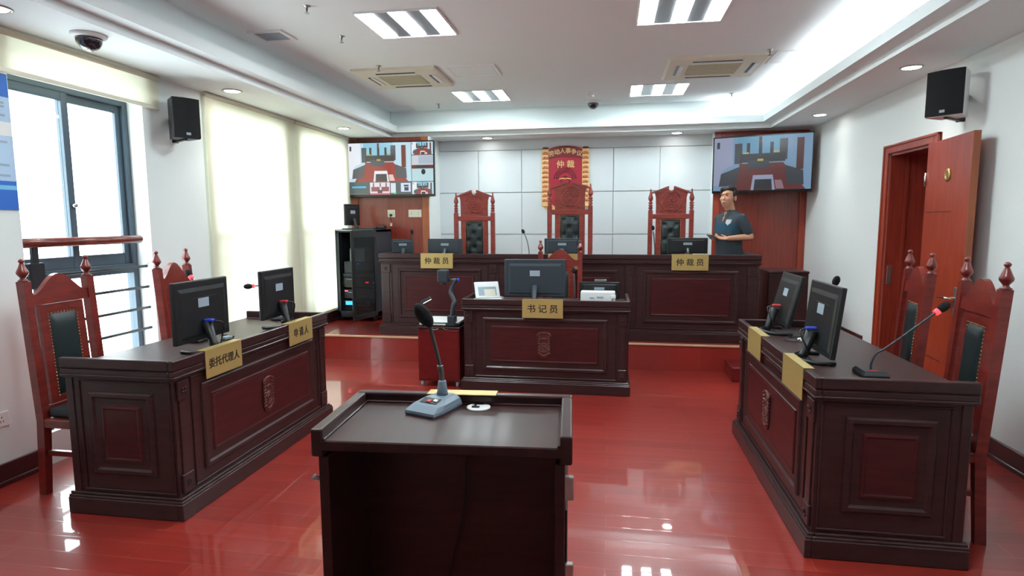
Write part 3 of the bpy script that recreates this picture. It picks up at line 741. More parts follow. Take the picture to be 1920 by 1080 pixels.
def relief(t, name1, name2, r, f, m1='desk', m2='deskred', b1=.055):
    """moulded frame with a raised centre panel on rect r = (u0,u1,v0,v1)"""
    bm = nb()
    nested(bm, [inset(r, 0, 0), inset(r, .002, .008), inset(r, .010, .014), inset(r, .026, .014), inset(r, .036, .004), inset(r, b1 + .02, .003)], f, cap=False); obj(name1, bm, m1, t)
    q = inset(r, b1 + .02, 0)[:4]
    bm = nb(); nested(bm, [inset(q, 0, .003), inset(q, .004, .010), inset(q, .014, .012), inset(q, .022, .009)], f); obj(name2, bm, m2, t)
def make_desk(name, label, cat, loc, rz, L, D, H, sections, pil, crests, top_in=.012, group=None, peds=()):
    t = thing(name, label, cat, loc, rz, group)
    zt = H - .052
    bf = .034
    bm = nb()
    box(bm, .03, L - .03, bf, bf + .03, .02, zt - .02); box(bm, .03, .06, bf + .03, D - .02, .02, zt - .02); box(bm, L - .06, L - .03, bf + .03, D - .02, .02, zt - .02)
    for a, b in peds: box(bm, a, b, D - .35, D - .05, .08, zt - .03)
    obj('carcass', bm, 'desk', t)
    bm = nb(); box(bm, .03, L - .03, .03, D, zt - .025, zt, .003); obj('desk_top', bm, 'desktop', t)
    bm = nb()
    for z0, z1, o, th in ((zt + .002, H, top_in, .032), (zt - .004, zt + .004, top_in + .008, .03), (zt - .032, zt - .003, top_in + .003, .03), (zt - .041, zt - .03, top_in - .003, .04), (zt - .05, zt - .04, top_in + .006, .03)):
        bv = .004 if z1 - z0 > .02 else .003
        box(bm, o, L - o, o, o + th, z0, z1, bv); box(bm, o, o + th, o + th, D, z0, z1, bv); box(bm, L - o - th, L - o, o + th, D, z0, z1, bv)
    obj('raised_rim', bm, 'desk', t)
    bm = nb()
    for z0, z1, o in ((0, .088, 0), (.086, .100, .005), (.098, .112, .016)):
        box(bm, o, L - o, o, o + .03, z0, z1, .004); box(bm, o, o + .03, o + .03, D, z0, z1, .004); box(bm, L - o - .03, L - o, o + .03, D, z0, z1, .004)
    obj('plinth', bm, 'desk', t)
    f = lambda u, v, h: Vector((u, bf - h, v))
    zb, zu = .125, zt - .06
    for x0, x1 in pil:
        bm = nb(); box(bm, x0 + .012, x1 - .012, bf - .008, bf + .002, zb, zu, .003)
        for z0, z1 in ((zb, zb + .10), (zu - .10, zu)):
            box(bm, x0, x1, bf - .014, bf + .002, z0, z1, .004)
            c = ((x0 + x1) / 2, (z0 + z1) / 2)
            for k in range(4): tube(bm, [(c[0] + .006 * math.cos(k * PI / 2 + .6), bf - .016, c[1] + .006 * math.sin(k * PI / 2 + .6)), (c[0] + .02 * math.cos(k * PI / 2 + .9), bf - .015, c[1] + .02 * math.sin(k * PI / 2 + .9))], .005, 6)
        obj('pilaster', bm, 'desk', t)
    for x0, x1 in sections:
        bm = nb()
        q = (x0, x1, zb, zu)
        for a in ((x0, x1, zb, zb + .009), (x0, x1, zu - .009, zu), (x0, x0 + .009, zb + .009, zu - .009), (x1 - .009, x1, zb + .009, zu - .009)): box(bm, a[0], a[1], bf - .007, bf + .001, a[2], a[3], .003)
        obj('field_bead', bm, 'desk', t)
        relief(t, 'panel_frame', 'centre_panel', (x0 + .075, x1 - .075, zb + .06, zu - .05), f)
    for u, s in crests:
        bm = nb(); crest(bm, u, (zb + zu) / 2 + .01, s, lambda a, b, h: Vector((a, bf - .011 - h, b))); obj('carved_crest', bm, 'crestwood', t)
    # end panels
    for xe, sg in ((.03, -1), (L - .03, 1)):
        g = lambda u, v, h, xe=xe, sg=sg: Vector((xe + sg * h, u, v))
        bm = nb()
        for a in ((.05, .13 - .07, zb + .009, zu - .009), (D - .10, D - .090, zb + .009, zu - .009), (.05, D - .09, zb, zb + .009), (.05, D - .09, zu - .009, zu)): box(bm, xe - .001, xe + sg * .007, a[0], a[1], a[2], a[3], .003)
        box(bm, xe - .001, xe + sg * .006, D - .06, D - .02, zb - .02, zu + .02, .002)
        obj('field_bead', bm, 'desk', t)
        a = .15; b = D - .148
        relief(t, 'panel_frame', 'centre_panel', (a, b, zb + .09, zu - .06), g, b1=.05)
    return t
make_desk('side_desk', 'dark carved two-seat desk on the left by the windows', 'desk', (-2.099, 2.555, 0), 90, 1.66, .665, .822, [(.15, 1.51)], [(.045, .13), (1.53, 1.615)], [(.83, .105)])
make_desk('side_desk', 'dark carved two-seat desk on the right in front of the open door', 'desk', (.876, 4.303, 0), -90, 1.61, .665, .822, [(.15, 1.46)], [(.045, .13), (1.48, 1.565)], [(.805, .105)])
make_desk('clerk_desk', 'dark carved single desk with a shield crest in the middle of the floor', 'desk', (-1.30, 5.085, 0), 0, 1.492, .60, .822, [(.125, 1.367)], [(.035, .110), (1.382, 1.457)], [(.746, .108)], peds=[(.07, .40), (1.10, 1.42)])
make_desk('judge_bench', 'long dark panelled bench across the raised platform', 'bench', (-2.515, 6.215, ZP), 0, 4.02, .70, .893, [(.15, 1.235), (1.345, 2.675), (2.785, 3.87)], [(.04, .14), (1.25, 1.33), (2.69, 2.77), (3.88, 3.98)], [], peds=[(.07, .45), (3.57, 3.95)])

# lectern: open towards the camera
t = thing('lectern', 'dark wooden lectern with an open back in the foreground', 'lectern', (-.432, 1.593, 0), 3.6)
LWd, LD, LH = .675, .372, .97
w, d = LWd / 2, LD / 2
bm = nb(); box(bm, -w + .022, w - .022, -d, d - .02, LH - .058, LH - .030, .003); obj('work_surface', bm, 'desktop', t)
bm = nb()
prof = ((LH - .085, LH, 0),)
box(bm, -w, w, d - .032, d, LH - .075, LH, .006, 2); box(bm, -w, -w + .032, -d, d - .032, LH - .075, LH, .006, 2); box(bm, w - .032, w, -d, d - .032, LH - .075, LH, .006, 2)
box(bm, -w + .032, w - .032, d - .040, d - .03, LH - .031, LH - .024, .002); box(bm, -w + .03, -w + .038, -d, d - .041, LH - .031, LH - .0245, .002); box(bm, w - .038, w - .03, -d, d - .041, LH - .031, LH - .024, .002)
obj('raised_rim', bm, 'desk', t)
for s in (-1, 1):
    bm = nb(); box(bm, s * (w - .018), s * (w - .044), -d + .004, d - .015, .0, LH - .074, .002); sp = obj('side_panel', bm, 'desk', t)
bm = nb(); box(bm, -w + .044, w - .044, d - .06, d - .035, .0, LH - .058); obj('front_panel', bm, 'desk', t)
bm = nb(); box(bm, -w + .044, w - .044, -d + .02, d - .06, .05, .075); obj('bottom_shelf', bm, 'desk', t)
bm = nb(); box(bm, w - .006, w + .004, -d + .012, -d + .030, LH - .17, LH - .11, .002); box(bm, w - .018, w - .004, -d + .012, -d + .03, LH - .17, LH - .11); obj('hinge', bm, 'steel', t)
bm = nb(); box(bm, w - .018, w + .004, -d + .008, -d + .026, LH - .46, LH - .34, .002); obj('hinge', bm, 'steel', t)
bm = nb(); box(bm, w - .018, w - .012, -d + .02, d - .03, LH - .60, LH - .20, .002); obj('side_moulding', bm, 'desk', t)
bm = nb(); tube(bm, [(-w + .016, -d + .02, LH - .14), (-w + .0, -d + .02, LH - .14), (-w - .006, -d + .02, LH - .135)], [.007, .006, .009], 10); obj('latch', bm, 'steel', t)
bm = nb(); lathe(bm, [(.036, 0), (.036, .004), (.03, .005), (.028, .003)], (.055, d - .066, LH - .0302), 28); box(bm, .035, .058, d - .075, d - .063, LH - .028, LH - .0245, mi=1); obj('cable_grommet', bm, ['white', 'black'], t)
t2 = thing('power_cable', 'thin black cable hanging inside the open lectern', 'cable', (-.41, 1.60, .078))
bm = nb()
zz = .83
tube(bm, spline([(.0, .085, zz), (-.005, .085, .7), (-.02, .08, .52), (-.06, .08, .35), (-.085, .07, .15), (-.08, .02, .01), (.02, -.02, .006), (.10, .02, .006), (.05, .07, .006), (-.06, .06, .008), (-.14, .0, .006), (-.05, -.05, .006), (.09, -.04, .01)], 8), .0032, 6)
obj('lead', bm, 'black', t2)

# ------------------------------------------------------------------ name plates
def plate(label, loc, rz, W, H, s, size, spacing=1.15, xscale=1.0, group=None):
    t = thing('name_plate', label, 'name plate', loc, rz, group)
    bm = nb(); box(bm, -W / 2, W / 2, -.005, -.001, -H, .004, .001); box(bm, -W / 2, W / 2, -.005, .046, .001, .004, .001); obj('folded_plate', bm, 'gold', t)
    if s: text_obj('lettering', s, size, 'ink', t, (0, -.0053, -H / 2 - .002), (rad(90), 0, 0), .0006, .0016, spacing, xscale)
plate('gold name plate reading 书记员 on the front of the clerk desk', (-.566, 5.0965, .8225), 0, .355, .158, '书记员', .078, 1.5)
bz = ZP + .893
plate('gold name plate reading 仲裁员 on the left part of the judge bench', (-1.84, 6.2265, bz), 0, .36, .158, '仲裁员', .078, 1.5)
plate('gold name plate reading 仲裁员 on the right part of the judge bench', (.804, 6.2265, bz), 0, .36, .158, '仲裁员', .078, 1.5)
plate('gold name plate on the middle of the judge bench, mostly hidden by the clerk monitor', (-.46, 6.2265, bz), 0, .345, .158, None, 0)
plate('gold name plate reading 委托代理人 on the nearer end of the left desk', (-2.1115, 2.96, .8225), 90, .315, .15, '委托代理人', .056, 1.02, .95)
plate('gold name plate reading 申请人 on the farther end of the left desk', (-2.1115, 3.80, .8225), 90, .315, .15, '申请人', .066, 1.35, .9)
plate('gold name plate on the nearer part of the right desk front', (.8885, 3.02, .8225), -90, .32, .15, None, 0)
plate('gold name plate on the farther part of the right desk front', (.8885, 3.80, .8225), -90, .32, .15, None, 0)
plate('gold name plate hooked over the back rim of the lectern, seen from above', (-.445, 1.7785, .9705), 183.6, .215, .12, None, 0)

# ------------------------------------------------------------------ monitors
def monitor(label, loc, rz, W, H, zb, tilt=0, plug=None, colr='black', group=None, foot='ring', stem_y=-.06):
    """back of the screen faces local -y; loc is where the foot stands"""
    t = thing('monitor', label, 'monitor', loc, rz, group)
    a = Matrix.Rotation(rad(tilt), 4, 'X')
    piv = Vector((0, 0, zb))
    def T(bm):
        bmesh.ops.transform(bm, matrix=Matrix.Translation(piv) @ a @ Matrix.Translation(-piv), verts=bm.verts[:])
    bm = nb(); box(bm, -W / 2, W / 2, -.012, .014, zb, zb + H, .006, 2)
    nested(bm, [(-W * .44, W * .44, zb + H * .06, zb + H * .90, .011), (-W * .40, W * .40, zb + H * .1, zb + H * .82, .017)], lambda u, v, h: Vector((u, -h, v)))
    T(bm); obj('casing', bm, colr, t)
    bm = nb(); box(bm, -W / 2 + .012, W / 2 - .012, .0136, .0148, zb + .016, zb + H - .012); T(bm); obj('screen', bm, 'blackgloss', t)
    bm = nb(); box(bm, -.045, .045, -.0182, -.0165, zb + H * .55, zb + H * .70); box(bm, -W * .2, W * .24, -.0192, -.0165, zb + H * .71, zb + H * .718, mi=1); T(bm); obj('label_sticker', bm, ['sticker', 'slate'], t)
    bm = nb()
    if foot == 'ring':
        tube(bm, spline([(-.12, .05, .008), (-.13, -.04, .008), (-.05, -.10, .008), (.05, -.10, .008), (.13, -.04, .008), (.12, .05, .008)], 6), .010, 8)
        box(bm, -.05, .05, -.11, -.06, .0, .014, .004)
    else:
        box(bm, -.11, .11, -.10, .08, 0, .012, .005)
    obj('foot', bm, colr, t)
    bm = nb(); tube(bm, [(0, stem_y - .02, .010), (0, stem_y - .005, zb * .6), (0, -.03, zb + H * .30)], [.026, .022, .03], 10); obj('stem', bm, colr, t)
    if plug:
        bm = nb(); p = a @ Vector((.0, -.05, H * .32)); p.z += zb
        box(bm, -.018, .018, p.y - .022, p.y + .028, p.z - .006, p.z + .008, .003); obj('video_plug', bm, plug, t)
        bm = nb(); tube(bm, spline([(.0, p.y - .03, p.z), (.03, p.y - .06, p.z - .02), (.06, p.y - .03, p.z - .1), (.05, p.y - .02, .02), (.10, p.y + .01, .006), (.16, p.y + .06, .006)], 7), .0045, 6); obj('video_cable', bm, 'black', t)
    return t
ZT = .771
monitor('black monitor seen from behind on the nearer end of the left desk', (-2.315, 3.07, ZT), 90, .46, .345, .062, 0, 'bluecable')
monitor('black monitor seen from behind on the farther end of the left desk', (-2.315, 3.87, ZT), 90, .42, .335, .068, 0, 'redplug')
monitor('black monitor seen from behind on the nearer end of the right desk', (1.085, 3.30, ZT), -90, .445, .36, .045, -6, 'bluecable')
monitor('black tilted monitor seen from behind on the farther end of the right desk', (1.105, 4.10, ZT), -90, .42, .33, .06, -14, 'redplug')
monitor('large dark monitor seen from behind in the middle of the clerk desk', (-.656, 5.30, ZT), 0, .552, .335, .058, 0, None, 'slate', foot='plate')
zb_ = ZP + .893 - .051
monitor('dark monitor behind the left 仲裁员 plate on the judge bench', (-1.82, 6.50, zb_), 0, .40, .17, .035, 0, None, 'slate', foot='plate')
monitor('dark monitor in the middle of the judge bench before the tallest chair', (-.508, 6.50, zb_), 0, .385, .17, .04, 0, None, 'slate', foot='plate')
monitor('black monitor behind the right 仲裁员 plate on the judge bench', (.81, 6.50, zb_), 0, .408, .165, .05, 0, None, 'black', foot='plate')
monitor('dark monitor at the left end of the judge bench beside the equipment rack', (-2.395, 6.72, zb_), 20, .26, .17, .025, 0, None, 'slate', foot='plate')
monitor('thin black monitor seen almost edge-on standing on the equipment rack', (-3.275, 7.30, 1.4105), 74, .28, .27, .05, 0, None, 'black', foot='plate')
monitor('low black monitor behind the white box on the right of the clerk desk', (-.085, 5.40, ZT), 0, .36, .155, .03, 0, None, 'black', foot='plate')

t = thing('white_box_device', 'white box device with cables on the right of the clerk desk', 'device', (-.095, 5.27, ZT))
bm = nb(); box(bm, -.15, .15, -.055, .055, .012, .118, .010, 2); obj('case', bm, 'white', t)
bm = nb(); box(bm, -.155, -.09, -.058, .05, .0, .03, .004); box(bm, .09, .155, -.058, .05, .0, .03, .004); box(bm, .11, .155, -.060, -.05, .06, .09, .003); obj('corner_foot', bm, 'white', t)
bm = nb(); box(bm, -.07, -.03, -.0562, -.0552, .055, .068); box(bm, -.01, .05, -.0562, -.0552, .06, .075); obj('front_mark', bm, 'sticker', t)
bm = nb(); tube(bm, spline([(.16, .02, .09), (.13, -.06, .05), (.08, -.075, .012), (.06, -.08, .006)], 8), .004, 6); obj('lead', bm, 'black', t)
t = thing('webcam', 'small grey clip camera on top of the low black monitor', 'camera', (-.075, 5.40, ZT + .187))
bm = nb(); box(bm, -.055, .055, -.018, .016, 0, .022, .008, 2); lathe(bm, [(.009, .016), (.009, .021)], (0, 0, .011), 12, 'y'); obj('body', bm, 'greymetal', t)

t = thing('tablet', 'tilted white tablet on its stand at the left of the clerk desk', 'tablet', (-1.10, 5.36, ZT), 24)
ax = Matrix.Translation((0, 0, .03)) @ Matrix.Rotation(rad(-32), 4, 'X')
bm = nb(); box(bm, -.115, .115, -.006, .008, .0, .165, .005, 2); bmesh.ops.transform(bm, matrix=ax, verts=bm.verts[:]); obj('casing', bm, 'white', t)
bm = nb(); box(bm, -.085, .085, -.0075, -.006, .02, .11, .001); bmesh.ops.transform(bm, matrix=ax, verts=bm.verts[:]); obj('back_plate', bm, 'sticker', t)
bm = nb(); box(bm, -.03, .075, -.010, -.0074, .015, .085, .004); bmesh.ops.transform(bm, matrix=ax, verts=bm.verts[:]); obj('stand_pad', bm, 'cream', t)
bm = nb(); box(bm, -.125, .125, -.05, .05, .012, .026, .006, 2); box(bm, -.10, .10, -.04, .05, 0, .012, .003); obj('base', bm, 'white', t)
bm = nb(); tube(bm, spline([(-.01, -.05, .02), (-.02, -.07, .012), (.0, -.08, .005), (.06, -.07, .005)], 8), .004, 6); obj('lead', bm, 'white', t)
t = thing('mouse', 'grey computer mouse between the tablet and the clerk monitor', 'mouse', (-1.00, 5.47, ZT), 30)
bm = nb(); ellipsoid(bm, (0, 0, .012), (.032, .055, .022))
for v in bm.verts: v.co.z = max(v.co.z, 0)
obj('shell', bm, 'greymetal', t); bm = nb(); tube(bm, [(0, .02, .033), (0, .04, .030)], .006, 8); obj('wheel', bm, 'black', t)

# ------------------------------------------------------------------ microphones
def gooseneck(label, loc, rz, pts, ring=True, base=(.055, .075, .03), stalk=.0052, head=(.020, .032), mat='black', ringlit=True, stalkmat='slate'):
    """pts: stalk points relative to loc, last = head centre"""
    t = thing('gooseneck_microphone', label, 'microphone', loc, 0)
    bm = nb(); bw, bd, bh = base
    box(bm, -bw, bw, -bd, bd, 0, bh * .5, .004, 2)
    nested(bm, [(-bw, bw, -bd, bd, bh * .5), (-bw * .8, bw * .8, -bd * .7, bd * .8, bh)], lambda u, v, h: Vector((u, v, h)))
    if rz: bmesh.ops.rotate(bm, cent=(0, 0, 0), matrix=Matrix.Rotation(rad(rz), 3, 'Z'), verts=bm.verts[:])
    obj('base', bm, mat, t)
    bm = nb(); box(bm, -.02, .02, -.04, -.02, bh * .8, bh * 1.02, .002); 
    if rz: bmesh.ops.rotate(bm, cent=(0, 0, 0), matrix=Matrix.Rotation(rad(rz), 3, 'Z'), verts=bm.verts[:])
    obj('button', bm, 'redplug', t)
    P = spline([(pts[0][0], pts[0][1], bh * .8)] + [tuple(p) for p in pts], 10)
    bm = nb(); tube(bm, P, stalk, 8); obj('stalk', bm, stalkmat, t)
    d = (P[-1] - P[-4]).normalized(); e = P[-1]
    if ring:
        bm = nb(); tube(bm, [e - d * .006, e + d * .012], head[0] * .72, 12); obj('light_ring', bm, 'micring', t)
    q = Vector((0, 0, 1)).rotation_difference(d).to_matrix()
    bm = nb(); ellipsoid(bm, e + d * (.012 + head[1] * .8), (head[0], head[0], head[1]), 14, 10, q); obj('windscreen', bm, 'foam', t)
    return t
gooseneck('lit gooseneck microphone arching over the near end of the right desk', (1.224, 2.99, ZT), 0, [(0, 0, .06), (.02, -.0, .105), (.057, 0, .131), (.16, 0, .218), (.262, 0, .306)])
gooseneck('lit gooseneck microphone behind the nearer monitor of the right desk', (1.27, 3.78, ZT), 0, [(-.01, 0, .06), (-.025, -.05, .16), (-.02, -.13, .28), (-.012, -.17, .355)])
gooseneck('lit gooseneck microphone showing above the nearer monitor of the left desk', (-2.52, 3.30, ZT), 0, [(0, 0, .08), (-.0, .04, .22), (-.04, .06, .33), (-.085, .08, .385)])
gooseneck('lit gooseneck microphone showing left of the farther monitor of the left desk', (-2.44, 4.14, ZT), 0, [(.01, .02, .06), (.0, .0, .11), (-.04, -.06, .2), (-.10, -.12, .262), (-.13, -.155, .268)])
gooseneck('thin gooseneck microphone at the left end of the judge bench', (-2.20, 6.50, zb_), 0, [(0, 0, .08), (-.002, 0, .16), (-.004, 0, .245)], False, head=(.018, .028))
gooseneck('thin gooseneck microphone on the judge bench left of the tallest chair', (-.87, 6.50, zb_), 0, [(0, 0, .06), (-.012, 0, .14), (-.03, 0, .205), (-.052, 0, .255)], False, head=(.017, .026), stalkmat='greymetal')
gooseneck('thin gooseneck microphone on the judge bench before the right judge chair', (.475, 6.50, zb_), 0, [(0, 0, .1), (-.01, 0, .2), (-.02, 0, .285)], False, head=(.018, .028))
gooseneck('grey upright microphone beside the large monitor on the clerk desk', (-.307, 5.45, ZT), 0, [(0, 0, .08), (-.004, 0, .17), (-.01, 0, .25)], False, head=(.017, .026), base=(.05, .06, .02), stalk=.008, stalkmat='greymetal')

t = thing('small_desk_device', 'small white cable adapter between the two monitors of the right desk', 'adapter', (1.17, 3.80, ZT), 25)
bm = nb(); box(bm, -.03, .03, -.022, .022, 0, .02, .006, 2); obj('case', bm, 'white', t)
bm = nb(); tube(bm, spline([(.03, 0, .01), (.07, .03, .006), (.06, .09, .006), (-.02, .10, .006)], 8), .004, 6); tube(bm, spline([(-.03, 0, .01), (-.08, -.02, .006), (-.10, .05, .006)], 8), .004, 6); obj('lead', bm, 'black', t)
t = thing('small_desk_device', 'small pale stand-in for a shiny microphone base beside the nearer monitor of the left desk', 'adapter', (-2.37, 3.36, ZT), 70)  # added pale block, its light colour painting the sheen on a microphone base
bm = nb(); box(bm, -.03, .03, -.022, .022, 0, .022, .007, 2); obj('case', bm, 'sticker', t)
bm = nb(); tube(bm, spline([(.03, 0, .01), (.07, .03, .006), (.05, .08, .012), (.0, .06, .02), (-.01, .02, .024)], 8), .005, 6); obj('lead', bm, 'black', t)

# big lectern microphone
t = thing('lectern_microphone', 'grey-blue gooseneck microphone with large black foam head on the lectern', 'microphone', (-.508, 1.69, LH - .030), -20)
bm = nb()
L0 = [(-.052, -.085), (.052, -.085), (.056, -.05), (.05, .06), (.03, .072), (-.03, .072), (-.05, .06), (-.056, -.05)]
def ring(s, sy, z, oy=0): return [bm.verts.new((x * s, y * sy + oy, z)) for x, y in L0]
rs = [ring(.98, .98, 0), ring(1.02, 1.02, .006), ring(1.0, 1.0, .013), ring(.90, .80, .025, .012), ring(.66, .56, .034, .024), ring(.40, .34, .037, .030)]
for a, b in zip(rs, rs[1:]):
    for k in range(8): bm.faces.new([a[k], a[(k + 1) % 8], b[(k + 1) % 8], b[k]])
bm.faces.new(rs[0][::-1]); bm.faces.new(rs[-1])
lathe(bm, [(.019, .032), (.0155, .05), (.012, .078), (.010, .081)], (0, .03, 0), 16)
obj('base', bm, 'greyblue', t)
bm = nb(); box(bm, -.03, .03, -.045, -.015, .0225, .0255, .001, mi=0); box(bm, -.008, .006, -.040, -.028, .0255, .0275, mi=1); box(bm, .012, .025, -.034, -.023, .0255, .0275, mi=2)
bmesh.ops.rotate(bm, cent=(0, -.03, .024), matrix=Matrix.Rotation(rad(16), 3, 'X'), verts=bm.verts[:]); bmesh.ops.translate(bm, vec=(0, 0, .0085), verts=bm.verts[:]); obj('button_panel', bm, ['black', 'redplug', 'white'], t)
q32 = Matrix.Rotation(rad(32), 3, 'Z')
Pp = spline([Vector((0, .03, .075))] + [q32 @ Vector(p) for p in ((.012, .024, .12), (-.004, .008, .20), (-.017, -.014, .265))], 10)
bm = nb(); tube(bm, Pp, [.0085] * 11 + [.0062] * 20, 10); lathe(bm, [(.0088, .118), (.0098, .12), (.0098, .126), (.0085, .128)], tuple(Vector((Pp[11].x, Pp[11].y, 0))), 12); obj('stalk', bm, 'greymetal', t)
dd = (Pp[-1] - Pp[-6]).normalized(); dd = (dd + q32 @ Vector((-.35, -.1, 0))).normalized()
qm = Vector((0, 0, 1)).rotation_difference(dd).to_matrix()
bm = nb(); ellipsoid(bm, Pp[-1] + dd * .03, (.0215, .0215, .044), 20, 14, qm); obj('windscreen', bm, 'foam', t)
bm = nb(); tube(bm, spline([(.04, .068, .012), (.055, .085, .006), (.075, .09, .006), (.095, .07, .006)], 8), .003, 6); obj('lead', bm, 'black', t)

# ------------------------------------------------------------------ chairs
def finial(bm, x, y, z, s=1):
    lathe(bm, [(.020 * s, 0), (.026 * s, .006 * s), (.016 * s, .014 * s), (.012 * s, .022 * s), (.018 * s, .03 * s), (.027 * s, .042 * s), (.029 * s, .052 * s), (.024 * s, .064 * s), (.018 * s, .078 * s), (.011 * s, .096 * s), (.009 * s, .102 * s), (.014 * s, .108 * s), (.015 * s, .114 * s), (.009 * s, .122 * s), (.002, .125 * s)], (x, y, z), 14)
def studs(bm, x0, x1, z0, z1, y, n, r=.0045):
    def row(a, b, k):
        for i in range(k): 
            p = Vector(a).lerp(Vector(b), i / (k - 1)); bmesh.ops.create_icosphere(bm, subdivisions=1, radius=r, matrix=Matrix.Translation((p.x, y, p.z)) @ Matrix.Diagonal((1, .6, 1, 1)))
    m = max(4, int(n * (x1 - x0) / (z1 - z0)))
    row((x0, 0, z0), (x0, 0, z1), n); row((x1, 0, z0), (x1, 0, z1), n); row((x0, 0, z1), (x1, 0, z1), m)
def pad(bm, x0, x1, z0, z1, y, th, tuft=None, nx=14, nz=26):
    V = []
    for j in range(nz + 1):
        row = []
        for i in range(nx + 1):
            u, v = i / nx, j / nz
            h = th * (min(1, 6 * min(u, 1 - u)) * min(1, 9 * min(v, 1 - v))) ** .5
            x, z = x0 + (x1 - x0) * u, z0 + (z1 - z0) * v
            if tuft:
                for tx, tz in tuft:
                    dd_ = math.hypot(x - tx, z - tz); h -= th * .75 * math.exp(-(dd_ / .022) ** 2)
                    if abs(abs(x - tx) - abs(z - tz)) < .01 and dd_ < .05: h -= th * .1
            row.append(bm.verts.new((x, y - h, z)))
        V.append(row)
    for j in range(nz):
        for i in range(nx):
            f = bm.faces.new([V[j][i], V[j][i + 1], V[j + 1][i + 1], V[j + 1][i]]); f.smooth = True
def side_chair(label, loc, rz, group=None):
    """faces local -y; origin on the floor under the seat centre"""
    t = thing('carved_chair', label, 'chair', loc, rz, group)
    yb = .20; hw = .198
    lean = .05
    def Y(z): return yb + lean * max(0, (z - .42)) / .8
    for s in (-1, 1):
        bm = nb()
        x = s * hw
        a = [(x - .023, x + .023)] 
        zsq = [(0, yb + .03), (.42, yb), (1.19, Y(1.19))]
        vs = []
        for z, y in zsq:
            hw_ = .019 if z == 0 else .023
            vs.append([bm.verts.new(p) for p in ((x - hw_, y - .024, z), (x + hw_, y - .024, z), (x + hw_, y + .022, z), (x - hw_, y + .022, z))])
        for p, q in zip(vs, vs[1:]):
            for k in range(4): bm.faces.new([p[k], p[(k + 1) % 4], q[(k + 1) % 4], q[k]])
        bm.faces.new(vs[0][::-1]); bm.faces.new(vs[-1])
        po = obj('back_post', bm, 'chair', t)
        bm = nb(); finial(bm, x, Y(1.19), 1.188); obj('finial', bm, 'chair', po)
        bm = nb(); box(bm, x - .022, x + .022, -.215, -.17, 0, .40, .004); obj('front_leg', bm, 'chair', t)
        bm = nb(); box(bm, x - .012, x + .012, -.172, yb - .018, .225, .255, .003); obj('stretcher', bm, 'chair', t)
    bm = nb()
    n = 20; up = []
    for k in range(n + 1):
        u = -1 + 2 * k / n
        hump = .5 + .5 * math.cos(PI * min(1, abs(u) * 1.06))
        up.append((u * .178, 1.108 + .112 * hump ** .85 + .010 * abs(u) ** 6))
    prism(bm, [(-.178, 1.055)] + up + [(.178, 1.055)], lambda u, v: Vector((u, Y(v) - .016, v)), lambda u, v: Vector((u, Y(v) + .014, v)))
    obj('crest_rail', bm, 'chair', t)
    bm = nb()
    prism(bm, [(-.140, .47), (-.140, 1.053), (.140, 1.053), (.140, .47)], lambda u, v: Vector((u, Y(v) - .008, v)), lambda u, v: Vector((u, Y(v) + .012, v)))
    box(bm, -.178, .178, yb - .012, yb + .014, .45, .50, .003)
    obj('splat', bm, 'chair', t)
    bm = nb(); pad(bm, -.086, .086, .54, .995, 0, .016)
    for v in bm.verts: v.co.y += Y(v.co.z) - .008
    obj('back_cushion', bm, 'leather', t)
    bm = nb(); studs(bm, -.090, .090, .535, 1.0, 0, 26)
    for v in bm.verts: v.co.y += Y(v.co.z) - .009
    obj('stud_trim', bm, 'brass', t)
    bm = nb(); box(bm, -.218, .218, -.218, .20, .385, .435, .006); obj('seat_frame', bm, 'chair', t)
    bm = nb(); box(bm, -.195, .195, -.20, .18, .436, .49, .02, 3); obj('seat_cushion', bm, 'leather', t)
    bm = nb(); box(bm, -.19, .19, -.02, .004, .225, .25, .003); obj('cross_stretcher', bm, 'chair', t)
    return t
c0 = side_chair('carved chair with a leather back panel at the nearer end of the left desk', (-2.865, 2.93, 0), 90)
dup(c0, (-2.84, 3.86, 0), 101, 'carved chair half hidden by the nearer monitor, at the farther end of the left desk')
dup(c0, (1.515, 3.175, 0), -97, 'carved chair at the nearer end of the right desk, in front of the white wall')
dup(c0, (1.60, 3.97, 0), -99, 'carved chair at the farther end of the right desk, in front of the open door')
dup(c0, (-.486, 5.73, 0), 0, 'carved chair behind the clerk desk, half hidden by its large monitor')

